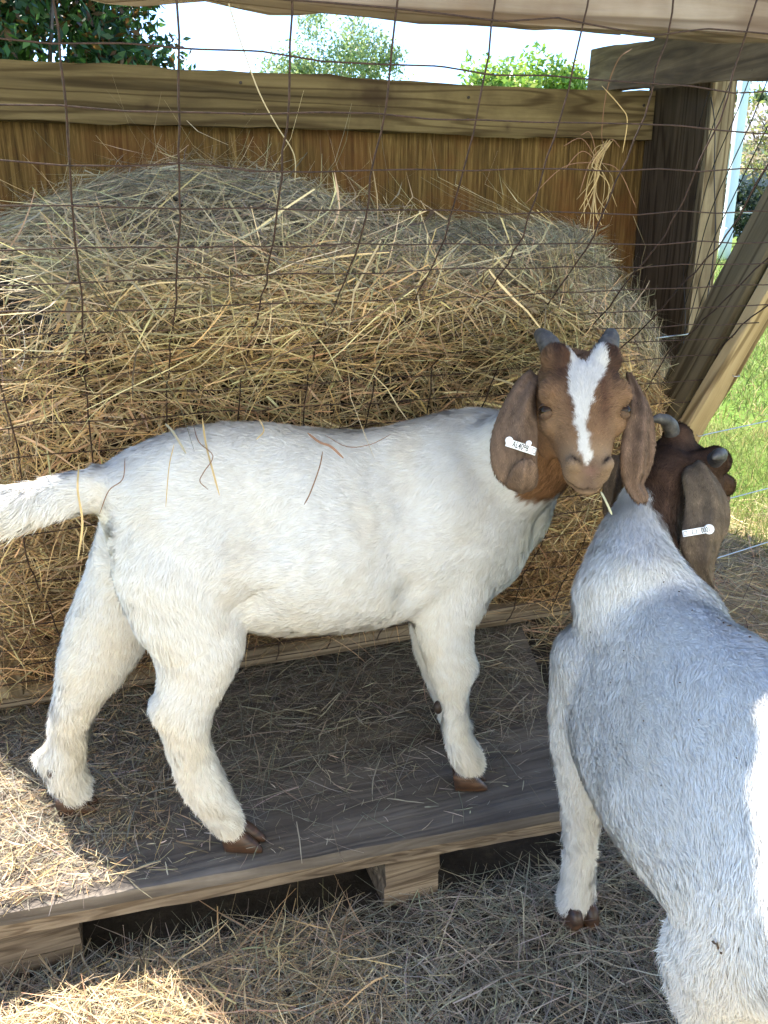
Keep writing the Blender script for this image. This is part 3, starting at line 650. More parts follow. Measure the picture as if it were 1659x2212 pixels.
# ------------------------------------------------------------------ goats
def crom(P, m):
    """catmull-rom resample rows of P (n,k) with m sub steps"""
    P = np.asarray(P, float); n = len(P); Q = np.concatenate([2*P[:1]-P[1:2], P, 2*P[-1:]-P[-2:-1]]); out = []
    for i in range(n-1):
        a, b, c, d = Q[i:i+4]
        for t in np.linspace(0, 1, m, endpoint=False):
            out.append(.5*((2*b)+(-a+c)*t+(2*a-5*b+4*c-d)*t*t+(-a+3*b-3*c+d)*t**3))
    out.append(P[-1]); return np.array(out)
class Goat:
    def __init__(s): s.mb = MB(); s.fl = []  # flow samples: pos, dir, furlen, radius
    def loft(s, C, U, V, ex=2.0, egg=0., fur=.014, flow=1, n=28, m=4, flowdir=None):
        C = np.array(C, float); U = np.array(U, float); V = np.array(V, float)
        R = crom(np.concatenate([C, U, V], 1), m); C, U, V = R[:, :3], R[:, 3:6], R[:, 6:]
        T = nrm(np.gradient(C, axis=0))
        def capring(c, u, v, t, sgn):
            r = (np.linalg.norm(u)+np.linalg.norm(v))/2; o = []
            for k in (.35, .65, .88): o.append((c+sgn*t*r*.75*sin(k*pi/2), u*cos(k*pi/2), v*cos(k*pi/2)))
            return o
        st = capring(C[0], U[0], V[0], T[0], -1)[::-1]; en = capring(C[-1], U[-1], V[-1], T[-1], 1)
        CC = [x[0] for x in st]+list(C)+[x[0] for x in en]; UU = [x[1] for x in st]+list(U)+[x[1] for x in en]; VV = [x[2] for x in st]+list(V)+[x[2] for x in en]
        CC, UU, VV = map(np.array, (CC, UU, VV)); a = np.arange(n)*2*pi/n
        ca = np.sign(np.cos(a))*abs(np.cos(a))**(2/ex); sa = np.sign(np.sin(a))*abs(np.sin(a))**(2/ex)
        P = CC[:, None]+UU[:, None]*(ca*(1-egg*sa))[None, :, None]+VV[:, None]*sa[None, :, None]; k = len(CC)
        q = [(i*n+j, i*n+(j+1) % n, (i+1)*n+(j+1) % n, (i+1)*n+j) for i in range(k-1) for j in range(n)]
        P = P.reshape(-1, 3); P = np.concatenate([P, CC[:1], CC[-1:]]); b = k*n
        t = [(b, (j+1) % n, j) for j in range(n)]+[(b+1, (k-1)*n+j, (k-1)*n+(j+1) % n) for j in range(n)]
        s.mb.add(P, q, t)
        for i in range(len(C)):
            s.fl.append((C[i], (T[i]*flow if flowdir is None else nrm(flowdir)), fur, (np.linalg.norm(U[i])+np.linalg.norm(V[i]))/2))
    def blob(s, c, rx, ry, rz, ax=None):
        ax = ax if ax is not None else np.eye(3)
        n, k = 20, 12; th = np.linspace(0, pi, k+1); ph = np.arange(n)*2*pi/n
        P = np.stack([np.sin(th)[:, None]*np.cos(ph), np.sin(th)[:, None]*np.sin(ph), np.cos(th)[:, None]+0*ph], -1).reshape(-1, 3)
        P = np.asarray(c)+(P*[rx, ry, rz])@np.asarray(ax)
        q = [(i*n+j, (i+1)*n+j, (i+1)*n+(j+1) % n, i*n+(j+1) % n) for i in range(k) for j in range(n)]
        s.mb.add(P, q)
    def limb(s, pts, lat, **k):
        """pts: (px,py,Y,half px, lateral m)"""
        C = np.array([atY(p[0], p[1], p[2]) for p in pts]); D = (C-CAM)@FW
        T = nrm(np.gradient(C, axis=0)); lat = nrm(lat); sh = np.array([np.interp(p[1], [1420, 1500], [1, .86]) if p[0] > -10 and len(pts) > 6 else 1 for p in pts])
        pts = [(p[0], p[1], p[2], p[3]*k_, p[4]*k_) for p, k_ in zip(pts, sh)]
        U = nrm(np.cross(T, lat))*(np.array([p[3] for p in pts])*D/F)[:, None]
        V = lat[None]*np.array([p[4] for p in pts])[:, None]
        s.loft(C, U, V, **k); return C
    def remesh(s, vox=.0042, it=6, keep=None):
        V, f = s.mb.out(); me = bpy.data.meshes.new('tmp')
        me.from_pydata(V.tolist(), [], [tuple(x) for x in f[0].tolist()]+[tuple(x) for x in f[1].tolist()]); me.update()
        o = bpy.data.objects.new('tmp', me); S.collection.objects.link(o)
        m = o.modifiers.new('r', 'REMESH'); m.mode = 'VOXEL'; m.voxel_size = vox; m.adaptivity = 0
        dg = bpy.context.evaluated_depsgraph_get(); e = bpy.data.meshes.new_from_object(o.evaluated_get(dg))
        n = len(e.vertices); P = np.zeros(n*3, np.float32); e.vertices.foreach_get('co', P); P = P.reshape(-1, 3).astype(float)
        nq = len(e.polygons); lt = np.zeros(nq, np.int32); e.polygons.foreach_get('loop_total', lt)
        li = np.zeros(len(e.loops), np.int32); e.loops.foreach_get('vertex_index', li)
        assert (lt == 4).all(); Q = li.reshape(-1, 4)
        # laplacian smoothing in numpy, weaker where keep(P)=1
        E = np.concatenate([Q[:, [0, 1]], Q[:, [1, 2]], Q[:, [2, 3]], Q[:, [3, 0]]]); deg = np.bincount(E[:, 0], minlength=n)+np.bincount(E[:, 1], minlength=n)
        kp = keep(P) if keep is not None else np.zeros(n)
        for k in range(it*2):
            A = np.zeros((n, 3))
            for d in range(3):
                A[:, d] = np.bincount(E[:, 0], P[E[:, 1], d], n)+np.bincount(E[:, 1], P[E[:, 0], d], n)
            A /= np.maximum(deg, 1)[:, None]; lam = (.6*(1-kp)+(.6 if k < 4 else 0)*kp)[:, None]
            P = P+(A-P)*lam
        bpy.data.objects.remove(o); return P, Q
def vnormals(P, Q):
    a = P[Q[:, 2]]-P[Q[:, 0]]; b = P[Q[:, 3]]-P[Q[:, 1]]; fn = np.cross(a, b); N_ = np.zeros_like(P)
    for k in range(4):
        for d in range(3): N_[:, d] += np.bincount(Q[:, k], fn[:, d], len(P))
    return nrm(N_), np.linalg.norm(fn, axis=1)/2
def ear(rowsL, rowsR, depth, amp, seed, thick=.0035, nu=16, pleats=2.5, sub=4, bulge=.012):
    """ear as a thick folded sheet given by its two edges"""
    L = np.array([atD(x, y, d) for (x, y), d in zip(rowsL, depth)]); R = np.array([atD(x, y, d) for (x, y), d in zip(rowsR, depth)])
    RR = crom(np.concatenate([L, R], 1), sub); L, R = RR[:, :3], RR[:, 3:]; m = len(L)
    t = np.linspace(0, 1, nu); G = L[:, None]*(1-t)[None, :, None]+R[:, None]*t[None, :, None]
    # surface normal towards the viewer
    T = nrm(np.gradient((L+R)/2, axis=0)); Wd = nrm(R-L); Nn = nrm(np.cross(T, Wd)); 
    sg = np.sign((Nn*(-FW)).sum(1)); sg[sg == 0] = 1
    wid = np.linalg.norm(R-L, axis=1)
    env = np.sin(np.linspace(0.25, 1, m)*pi)**.5 if m else 0
    prof_ = np.sin(t*pi*2*pleats+1.0)*amp+np.sin(t*pi)*bulge
    off = prof_[None]*np.clip(wid/.04, .2, 1)[:, None]
    G = G+(Nn*sg[:, None])[:, None]*off[..., None]
    front = G+(Nn*sg[:, None])[:, None]*thick/2; back = G-(Nn*sg[:, None])[:, None]*thick/2
    # inset the edges for a rounded rim
    Pf = front.reshape(-1, 3); Pb = back.reshape(-1, 3); n = nu; q = []
    for i in range(m-1):
        for j in range(n-1):
            q.append((i*n+j, i*n+j+1, (i+1)*n+j+1, (i+1)*n+j)); o = m*n
            q.append((o+i*n+j+1, o+i*n+j, o+(i+1)*n+j, o+(i+1)*n+j+1))
        q += [(m*n+i*n, i*n, (i+1)*n, m*n+(i+1)*n), (i*n+n-1, m*n+i*n+n-1, m*n+(i+1)*n+n-1, (i+1)*n+n-1)]
    for j in range(n-1):
        q += [(j+1, j, m*n+j, m*n+j+1), ((m-1)*n+j, (m-1)*n+j+1, m*n+(m-1)*n+j+1, m*n+(m-1)*n+j)]
    q = np.array(q); P = np.concatenate([Pf, Pb])
    # make sure normals point outwards (front normal to viewer)
    nn = np.cross(P[q[0, 2]]-P[q[0, 0]], P[q[0, 3]]-P[q[0, 1]])
    if nn@(Nn[0]*sg[0]) < 0: q = q[:, ::-1]
    return P, q, T, G, Nn*sg[:, None]
def fur_blades(P, Nn, D, L, Wd, col, seed, lift=.45, jit=.25, ncol=None):
    r = RS(seed); n = len(P)
    D = D-Nn*(D*Nn).sum(1, keepdims=True); D = nrm(nrm(D)+r.randn(n, 3)*jit); D = nrm(D-Nn*(D*Nn).sum(1, keepdims=True))
    side = nrm(np.cross(D, Nn)+r.randn(n, 3)*.35)
    lf = lift*(.5+r.rand(n, 1)); d1 = nrm(D+Nn*lf*1.4); d2 = nrm(D+Nn*lf*.35+r.randn(n, 3)*.12)
    p0 = P-Nn*.0006; p1 = p0+d1*(L*.5)[:, None]; p2 = p1+d2*(L*.5)[:, None]; w = Wd[:, None]/2
    V = np.stack([p0-side*w, p0+side*w, p1-side*w*.75, p1+side*w*.75, p2], 1).reshape(-1, 3)
    b = (np.arange(n)*5)[:, None]; q = b+np.array([[0, 1, 3, 2]]); t = b+np.array([[2, 3, 4]])
    nb = nrm(np.cross(side, d1)); nb *= np.sign((nb*Nn).sum(1, keepdims=True)+1e-9)
    nn = nrm(Nn*.85+nb*.32+r.randn(n, 3)*.06); nn = np.repeat(nn, 5, 0)
    c = np.repeat(col[:, None], 5, 1); k_ = np.clip((.5-col.mean(1))/.4, 0, 1)[:, None]; c[:, 0:2] *= (.96-.28*k_)[:, None]; c[:, 2:4] *= .99; c[:, 4] *= 1.02+.36*k_
    return V, q, t, nn, c.reshape(-1, 3)
def finish_goat(g, root, P, Q, colfn, ears, nfur, seed, flowmod=None, lenmod=None):
    """ears: list of (P,Q,flowdir)"""
    FP = np.array([f[0] for f in g.fl]); FD = np.array([f[1] for f in g.fl]); FL = np.array([f[2] for f in g.fl]); FR = np.array([f[3] for f in g.fl])
    def near(X):
        D = np.zeros((len(X), 3)); L = np.zeros(len(X))
        for i in range(0, len(X), 20000):
            x = X[i:i+20000]; d = np.linalg.norm(x[:, None]-FP[None], axis=2)/FR[None]; wgt = np.exp(-((d-d.min(1, keepdims=True))*7)); wgt /= wgt.sum(1, keepdims=True)
            D[i:i+20000] = wgt@FD; L[i:i+20000] = wgt@FL
        return nrm(D), L
    VV, QQ, TT, NN, CC = [P], [Q], [], [], []
    Nv, area = vnormals(P, Q); col0, short0 = colfn(P)
    NN.append(Nv); CC.append(col0*.92); off = len(P)
    r = RS(seed); r_i = r.choice(len(Q), nfur, p=area/area.sum()); u, v = r.rand(nfur, 1), r.rand(nfur, 1)
    q = Q[r_i]
    bil = lambda A: A[q[:, 0]]*(1-u)*(1-v)+A[q[:, 1]]*u*(1-v)+A[q[:, 2]]*u*v+A[q[:, 3]]*(1-u)*v
    X = bil(P); Nx = nrm(bil(Nv)); D, L = near(X); col, short = colfn(X)
    if flowmod is not None: D = flowmod(X, D)
    sw = np.stack([vnoise(X, 7, seed+k, 2) for k in range(3)], 1); sw2 = np.stack([vnoise(X, 34, seed+5+k, 2) for k in range(3)], 1)
    D = D+A3(0, 0, -.25)+sw*.55+sw2*.45
    leg_ = np.clip((.40-X[:, 2])/.10, 0, 1)
    D = D+np.stack([vnoise(X, 17, seed+40+k, 2) for k in range(3)], 1)*(.45*leg_)[:, None]
    L = L*(1+.20*leg_)*np.where(short > 0, short, 1)*(.7+.6*r.rand(nfur))*(1+.35*vnoise(X, 22, seed+9, 2))
    if lenmod is not None: L = L*lenmod(X)
    kk_ = np.clip((.5-col.mean(1))/.4, 0, 1); dens = 1+(.09+.10*kk_)*vnoise(X, 60, seed+11, 2)+(.04+.20*kk_)*r.randn(nfur)
    col = np.clip(col*dens[:, None], .004, .9)
    V_, q_, t_, n_, c_ = fur_blades(X, Nx, D, L, .0005+L*.03, col, seed+1, lift=.30, jit=.18)
    VV.append(V_); QQ.append(q_+off); TT.append(t_+off); NN.append(n_); CC.append(c_); off += len(V_)
    for k, (EP, EQ, ED, ecol, enum_) in enumerate(ears):
        En, ea = vnormals(EP, EQ); c = ecol(EP); VV.append(EP); QQ.append(EQ+off); NN.append(En); CC.append(c*.85); off += len(EP)
        ri = r.choice(len(EQ), enum_, p=ea/ea.sum()); u, v = r.rand(enum_, 1), r.rand(enum_, 1); q = EQ[ri]
        X = bil2(EP, q, u, v); Nx = nrm(bil2(En, q, u, v)); Dd = np.tile(ED, (enum_, 1))
        V_, q_, t_, n_, c_ = fur_blades(X, Nx, Dd, .004+.003*r.rand(enum_), np.full(enum_, .0007), np.clip(ecol(X)*(1+.25*r.randn(enum_, 1)), .004, 1), seed+30+k, lift=.25)
        VV.append(V_); QQ.append(q_+off); TT.append(t_+off); NN.append(n_); CC.append(c_); off += len(V_)
    return raw('body', np.concatenate(VV), [np.concatenate(QQ), np.concatenate(TT)], M['fur'], root, col=np.concatenate(CC), nor=np.concatenate(NN))
def bil2(A, q, u, v): return A[q[:, 0]]*(1-u)*(1-v)+A[q[:, 1]]*u*(1-v)+A[q[:, 2]]*u*v+A[q[:, 3]]*(1-u)*v
# ---- shared head, in a local frame: a along the face, b to the goat's left, n out of the forehead
HST0 = [(-.018, .030, -.030, -.070), (0, .045, -.004, -.085), (.025, .053, .010, -.095), (.05, .0555, .015, -.10), (.07, .055, .016, -.100),
       (.09, .048, .014, -.095), (.115, .0385, .011, -.085), (.14, .0335, .007, -.073), (.165, .0295, .001, -.064), (.183, .0290, -.006, -.058), (.198, .0255, -.014, -.054), (.209, .0165, -.024, -.047)]
HST = HST0
WK = .70
WA = lambda a: np.where(np.asarray(a) > .078, .078+(np.asarray(a)-.078)*WK, a)
WI = lambda a: np.where(a > .078, .078+(a-.078)/WK, a)
def add_head(g, O, A, B, Nn, s=1.):
    loc = lambda a, b, n: O+(A*float(WA(a))+B*b+Nn*n)*s
    g.loft([loc(a, 0, (t+bt)/2) for a, w_, t, bt in HST], [B*w_*s for a, w_, t, bt in HST], [Nn*(t-bt)/2*s for a, w_, t, bt in HST], ex=2.25, fur=.008, flow=-1, n=36, m=4)
    ax = np.array([A, B, Nn])
    for sg in (-1, 1):
        g.blob(loc(.008, sg*.030, -.004), .022*s, .021*s, .018*s, ax)      # poll bump under each horn
        g.blob(loc(.058, sg*.044, -.003), .020*s, .013*s, .013*s, ax)      # brow over the eye
        g.blob(loc(.090, sg*.040, -.026), .018*s, .014*s, .016*s, ax)      # cheek below the eye
        g.blob(loc(.181, sg*.0185, -.012), .012*s, .0115*s, .013*s, ax)     # nostril wing
        g.blob(loc(.070, sg*.034, -.075), .045*s, .018*s, .028*s, ax)      # jaw
        g.blob(loc(.188, sg*.0125, -.027), .012*s, .016*s, .015*s, ax)      # upper lip
    g.blob(loc(.186, 0, -.046), .020*s, .020*s, .012*s, ax)                # chin
    return loc
def detail_head(P, O, A, B, Nn, s=1.):
    """press nostrils, mouth and eye sockets into the mesh"""
    d = P-O; a, b, n = WI(d@A/s), d@B/s, d@Nn/s; P = P.copy()
    for sg in (-1, 1):
        # comma shaped nostril
        r = np.sqrt(((a-.178)/.0095)**2+((b-sg*(.0180-.55*(a-.178)))/.0030)**2); k = np.exp(-r**2)*(n > -.028); P -= (Nn*.6-A*.1+B*sg*.1)*(k*.007*s)[:, None]
    # mouth line
    ml = -.031-.25*(np.abs(b)); k = np.exp(-((n-ml)/.0025)**2)*(a > .15)*np.clip((a-.15)/.03, 0, 1); P -= A*(k*.003*s)[:, None]
    # philtrum
    k = np.exp(-(b/.0022)**2)*(a > .188)*(n > -.03); P -= (A+Nn)*(k*.0015*s)[:, None]
    # groove between forehead bumps
    k = np.exp(-(b/.010)**2)*np.exp(-((a-.0)/.018)**2)*(n > -.05); P -= (Nn*.4-A*.9)*(k*.007*s)[:, None]
    return P
WHITE = A3(.895, .88, .855)
def head_color(P, O, A, B, Nn, s=1.):
    d = P-O; a, b, n = WI(d@A/s), d@B/s, d@Nn/s
    nz = vnoise(P, 60, 3, 2); nz2 = vnoise(P, 18, 4, 3)
    mid = A3(.225, .128, .070); dark = A3(.062, .032, .021); light = A3(.31, .19, .105); muz = A3(.30, .205, .13)
    c = np.tile(mid, (len(P), 1))
    def mix(c, x, k): k = np.clip(k, 0, 1)[:, None]; return c*(1-k)+x*k
    c = mix(c, dark, np.exp(-((np.abs(b-.004)-.032)/.016)**2)*np.clip((.058-a)/.03, 0, 1)*1.15+.22*nz2)
    c = mix(c, A3(.10, .048, .028), np.exp(-((np.abs(b)-.018)/.009)**2)*np.clip((.135-a)/.04, 0, 1)*(n > -.02)*.9)
    c = mix(c, light, np.clip((a-.06)/.05, 0, 1)*np.clip((np.abs(b)-.015)/.02, 0, 1)*.5)
    c = mix(c, muz, np.clip((a-.135)/.03, 0, 1)*.8)
    c = mix(c, A3(.13, .085, .065), np.clip((a-.170)/.012, 0, 1)*np.exp(-(b/.013)**2)*(n > -.03)*.8)
    c = mix(c, A3(.27, .155, .125), np.exp(-((a-.194)/.006)**2-(b/.009)**2)*.7)
    c = mix(c, A3(.045, .03, .025), np.exp(-((n+.031+.25*abs(b))/.0020)**2)*(a > .155)*.95)
    for sg in (-1, 1):
        c = mix(c, A3(.02, .013, .01), 1.2*np.exp(-(((a-.178)/.0085)**2+((b-sg*(.0180-.55*(a-.178)))/.0036)**2))*(n > -.03))
        c = mix(c, A3(.05, .03, .02), np.exp(-(((a-.079)/.011)**2+((b-sg*.052)/.012)**2+((n+.010)/.012)**2))*.8)
    # blaze
    lc = np.interp(a, [-.01, .019, .038, .057, .075, .101, .124, .142, .164, .182], [.004, .0052, .0017, -.0067, -.008, -.010, -.011, -.0087, -.007, -.0047])
    hw = np.interp(a, [-.012, .0, .019, .038, .057, .075, .101, .124, .142, .164, .178, .188], [.018, .022, .0245, .0225, .018, .0148, .0100, .0064, .0064, .0092, .0080, .0])
    edge = (hw-np.abs(b-lc)+.0035*nz+.002*nz2)/.0028
    notch = np.clip((np.abs(b-.004)-(.017-a)*.6)/.003, 0, 1)*(a > -.012)
    k = np.clip(edge, 0, 1)*(n > -.022)*notch*(a < .186)
    c = mix(c, A3(.72, .70, .68), k)
    return c, a, b, n
def hair_flow_head(X, D, O, A, B, Nn):
    return D
def add_horns(root, loc, A, B, Nn, s=1.):
    hm, nt, b = mat('grey horn'); v = objc(nt, (1, 1, 1)); n_ = noise(nt, v, 120, 4, .6)
    nt.links.new(ramp(nt, n_, [(.3, (.025, .023, .023)), (.55, (.065, .06, .058)), (.8, (.14, .125, .11))]), b.inputs['Base Color']); b.inputs['Roughness'].default_value = .6; bump(nt, b, n_, .5, .001)
    for sg in (-1, 1):
        P = np.array([loc(-.002, sg*.032, -.012), loc(-.017, sg*.038, -.010), loc(-.030, sg*.043, -.014), loc(-.042, sg*.046, -.024), loc(-.049, sg*.047, -.034)])
        P = crom(P, 4); m = len(P); rr = np.interp(np.linspace(0, 1, m), [0, .3, .7, .93, 1], [.0160, .0145, .0095, .005, .002])*s*(1+.04*np.sin(np.arange(m)*1.9))
        mb = MB(); mb.tube(P, rr*(.66 if s > 1.01 else .92), 14); mb.build('horn', hm, root)
def cap_dome(c, ax, ref, r, ang, n=20, k=7):
    ax = nrm(ax); u = nrm(ref-ax*(ref@ax)); v = np.cross(ax, u); V = []; 
    for i in range(k+1):
        th = ang*i/k
        for j in range(n):
            ph = j*2*pi/n; V.append(c+(ax*cos(th)+(u*cos(ph)+v*sin(ph))*sin(th))*r)
    return np.array(V), [(i*n+j, (i+1)*n+j, (i+1)*n+(j+1) % n, i*n+(j+1) % n) for i in range(k) for j in range(n)]
def add_eyes(root, loc, A, B, Nn, s=1.):
    em = plain('dark amber eye', (.022, .012, .006), .08, 0, .2); pm = plain('eye pupil', (.002, .002, .002), .3, 0, .3); lm = plain('brown eyelid', (.13, .075, .042), .8, nz=(300, (.07, .04, .025)))
    for sg in (-1, 1):
        c = loc(.078, sg*.0470, -.0125); out = nrm(B*sg*.80+Nn*.60); hz = nrm(np.cross(out, A)); vt = np.cross(hz, out); vt = vt if vt@A < 0 else -vt
        g = Goat(); g.blob(c, .0098*s, .0098*s, .0098*s); e = g.mb.build('eye', em, root)
        g = Goat(); g.blob(c+out*.0086*s, .0042*s, .0018*s, .0014*s, np.array([hz, vt, out])); g.mb.build('pupil', pm, e)
        mb = MB()
        for d, ang, r_ in ((vt*1.0-out*.10, 72, .0109), (-vt*1.0-out*.22, 69, .0107)):
            V, q = cap_dome(c, d, hz, r_*s, radians(ang)); V2, _ = cap_dome(c, d, hz, (r_-.0009)*s, radians(ang))
            mb.add(np.concatenate([V, V2]), q+[tuple(x+len(V) for x in y[::-1]) for y in q]+[(len(V)-20+j, len(V)-20+(j+1) % 20, 2*len(V)-20+(j+1) % 20, 2*len(V)-20+j) for j in range(20)])
        mb.build('eyelid', lm, root)
def hoof(root, p, fwd, lat, size, mats, tiltz=.012):
    """cloven hoof: two toes side by side with a heel"""
    fwd = nrm(fwd); lat = nrm(lat-fwd*(lat@fwd)); up = A3(0, 0, 1); mb = MB()
    for sg in (-1, 1):
        rows = []
        for (f, wd, h0, h1) in ((-.55, .30, 0, .70), (-.25, .42, 0, .95), (.15, .46, 0, .95), (.55, .38, 0, .62), (.85, .24, 0, .34), (1.0, .10, 0, .18)):
            ring = []
            for a in np.arange(10)*2*pi/10:
                ca, sa = cos(a), sin(a); z = (h0+h1)/2+(h1-h0)/2*(np.sign(sa)*abs(sa)**.6); y = wd*.95*(np.sign(ca)*abs(ca)**.7)*(1-.22*z)
                ring.append(p+fwd*(f-.22*z)*size+lat*(sg*(.40+.0*f)+y)*size*.86+up*z*size*1.28)
            rows.append(ring)
        V = np.array(rows).reshape(-1, 3); n = 10; q = [(i*n+j, i*n+(j+1) % n, (i+1)*n+(j+1) % n, (i+1)*n+j) for i in range(5) for j in range(n)]
        V = np.concatenate([V, [np.mean(rows[0], 0)], [np.mean(rows[-1], 0)]]); t = [(60, (j+1) % n, j) for j in range(n)]+[(61, 50+j, 50+(j+1) % n) for j in range(n)]
        mb.add(V, q, t)
    return mb.build('hoof', mats, root)
hm, nt_, b_ = mat('brown hoof'); v_ = objc(nt_, (8, 8, 60)); n__ = noise(nt_, v_, 2, 5, .6)
nt_.links.new(ramp(nt_, n__, [(.3, (.025, .014, .009)), (.55, (.085, .040, .02)), (.75, (.20, .115, .065))]), b_.inputs['Base Color']); b_.inputs['Roughness'].default_value = .45; bump(nt_, b_, n__, .4, .001)
M['hoof'] = hm
def text_on(root, txt, p, ux, uy, h, m, squeeze=.6):
    cu = bpy.data.curves.new('t', 'FONT'); cu.body = txt; cu.size = 1; cu.align_x = 'CENTER'; cu.align_y = 'CENTER'; cu.offset = .01
    o = bpy.data.objects.new('t', cu); S.collection.objects.link(o); dg = bpy.context.evaluated_depsgraph_get()
    me = bpy.data.meshes.new_from_object(o.evaluated_get(dg)); bpy.data.objects.remove(o)
    V = np.array([v.co[:] for v in me.vertices]); ux = nrm(ux); uy = nrm(uy-ux*(uy@ux)); k = h/.7
    me.name = 'lettering'; W = p+ux*(V[:, :1]*k*squeeze)+uy*(V[:, 1:2]*k)
    base = worldloc(root); me.vertices.foreach_set('co', (W-base).astype(np.float32).ravel()); me.materials.clear(); me.materials.append(m); me.update()
    ob = bpy.data.objects.new('lettering', me); S.collection.objects.link(ob); ob.parent = root; return ob
M['tag'] = plain('white tag plastic', (.80, .82, .84), .45)
M['ink'] = plain('black ink', (.02, .02, .02), .6)
def ear_tag(root, p0, p1, D, hpx, txt, knobs, tpos, squeeze=.62, marks=()):
    """p0,p1 pixel ends of the strap on the ear at depth D (tuple)"""
    a = atD(*p0, D[0]); b = atD(*p1, D[1]); ux = nrm(b-a); n_ = nrm(-FW-ux*((-FW)@ux)); uy = np.cross(n_, ux)
    h = hpx*D[0]/F; L = np.linalg.norm(b-a); th = .0012; m = 14
    prof_ = []
    for i in range(m+1):
        t = i/m; x = L*t; z = -.004*max(0, (t-.85)/.15)**2*2-.001*max(0, (.1-t)/.1); hh = h*(1 if t < .98 else .9)
        prof_.append((x, z, hh))
    V = []; 
    for (x, z, hh) in prof_:
        for sy, sz in ((-.5, 0), (.5, 0), (.5, 1), (-.5, 1)): V.append(a+ux*x+uy*hh*sy+n_*(z+sz*th))
    q = [(i*4+j, i*4+(j+1) % 4, (i+1)*4+(j+1) % 4, (i+1)*4+j) for i in range(m) for j in range(4)]+[(3, 2, 1, 0), (m*4, m*4+1, m*4+2, m*4+3)]
    mb = MB(); mb.add(V, q)
    for (t, r_, oy) in knobs:
        c = a+ux*L*t+uy*h*oy; mb.tube([c-n_*.002, c+n_*.0018, c+n_*.0022], [r_, r_, r_*.8], 16)
    tg = mb.build('ear_tag', M['tag'], root, smooth=False)
    text_on(tg, txt, a+ux*L*tpos+n_*(th+.0012 if txt == '0001' else th+.0004), ux, uy, h*.80, M['ink'], squeeze)
    for (t, w_, hh) in marks:
        mb = MB(); c = a+ux*L*t+n_*(th+.0004)
        for (o1, s1, s2) in ((.5, .06, 1), (-.5, .06, 1)):
            mb.add([c+ux*(w_*o1-s1*w_)+uy*h*hh*-.5, c+ux*(w_*o1+s1*w_)+uy*h*hh*-.5, c+ux*(w_*o1+s1*w_)+uy*h*hh*.5, c+ux*(w_*o1-s1*w_)+uy*h*hh*.5], [(0, 1, 2, 3)])
            mb.add([c-ux*w_*.5+uy*h*hh*(o1-.05), c+ux*w_*.5+uy*h*hh*(o1-.05), c+ux*w_*.5+uy*h*hh*(o1+.05), c-ux*w_*.5+uy*h*hh*(o1+.05)], [(0, 1, 2, 3)])
        mb.build('printed_mark', M['ink'], tg)
def ear_col(seed, warm=1.):
    def f(X):
        nz = vnoise(X, 30, seed, 3)[:, None]; c = A3(.205, .135, .092)*(1+.30*nz+.14*np.sin(X[:, :1]*520+vnoise(X, 12, 77, 2)[:, None]*4)); c[:, 0] *= warm; return np.clip(c, .01, 1)
    return f
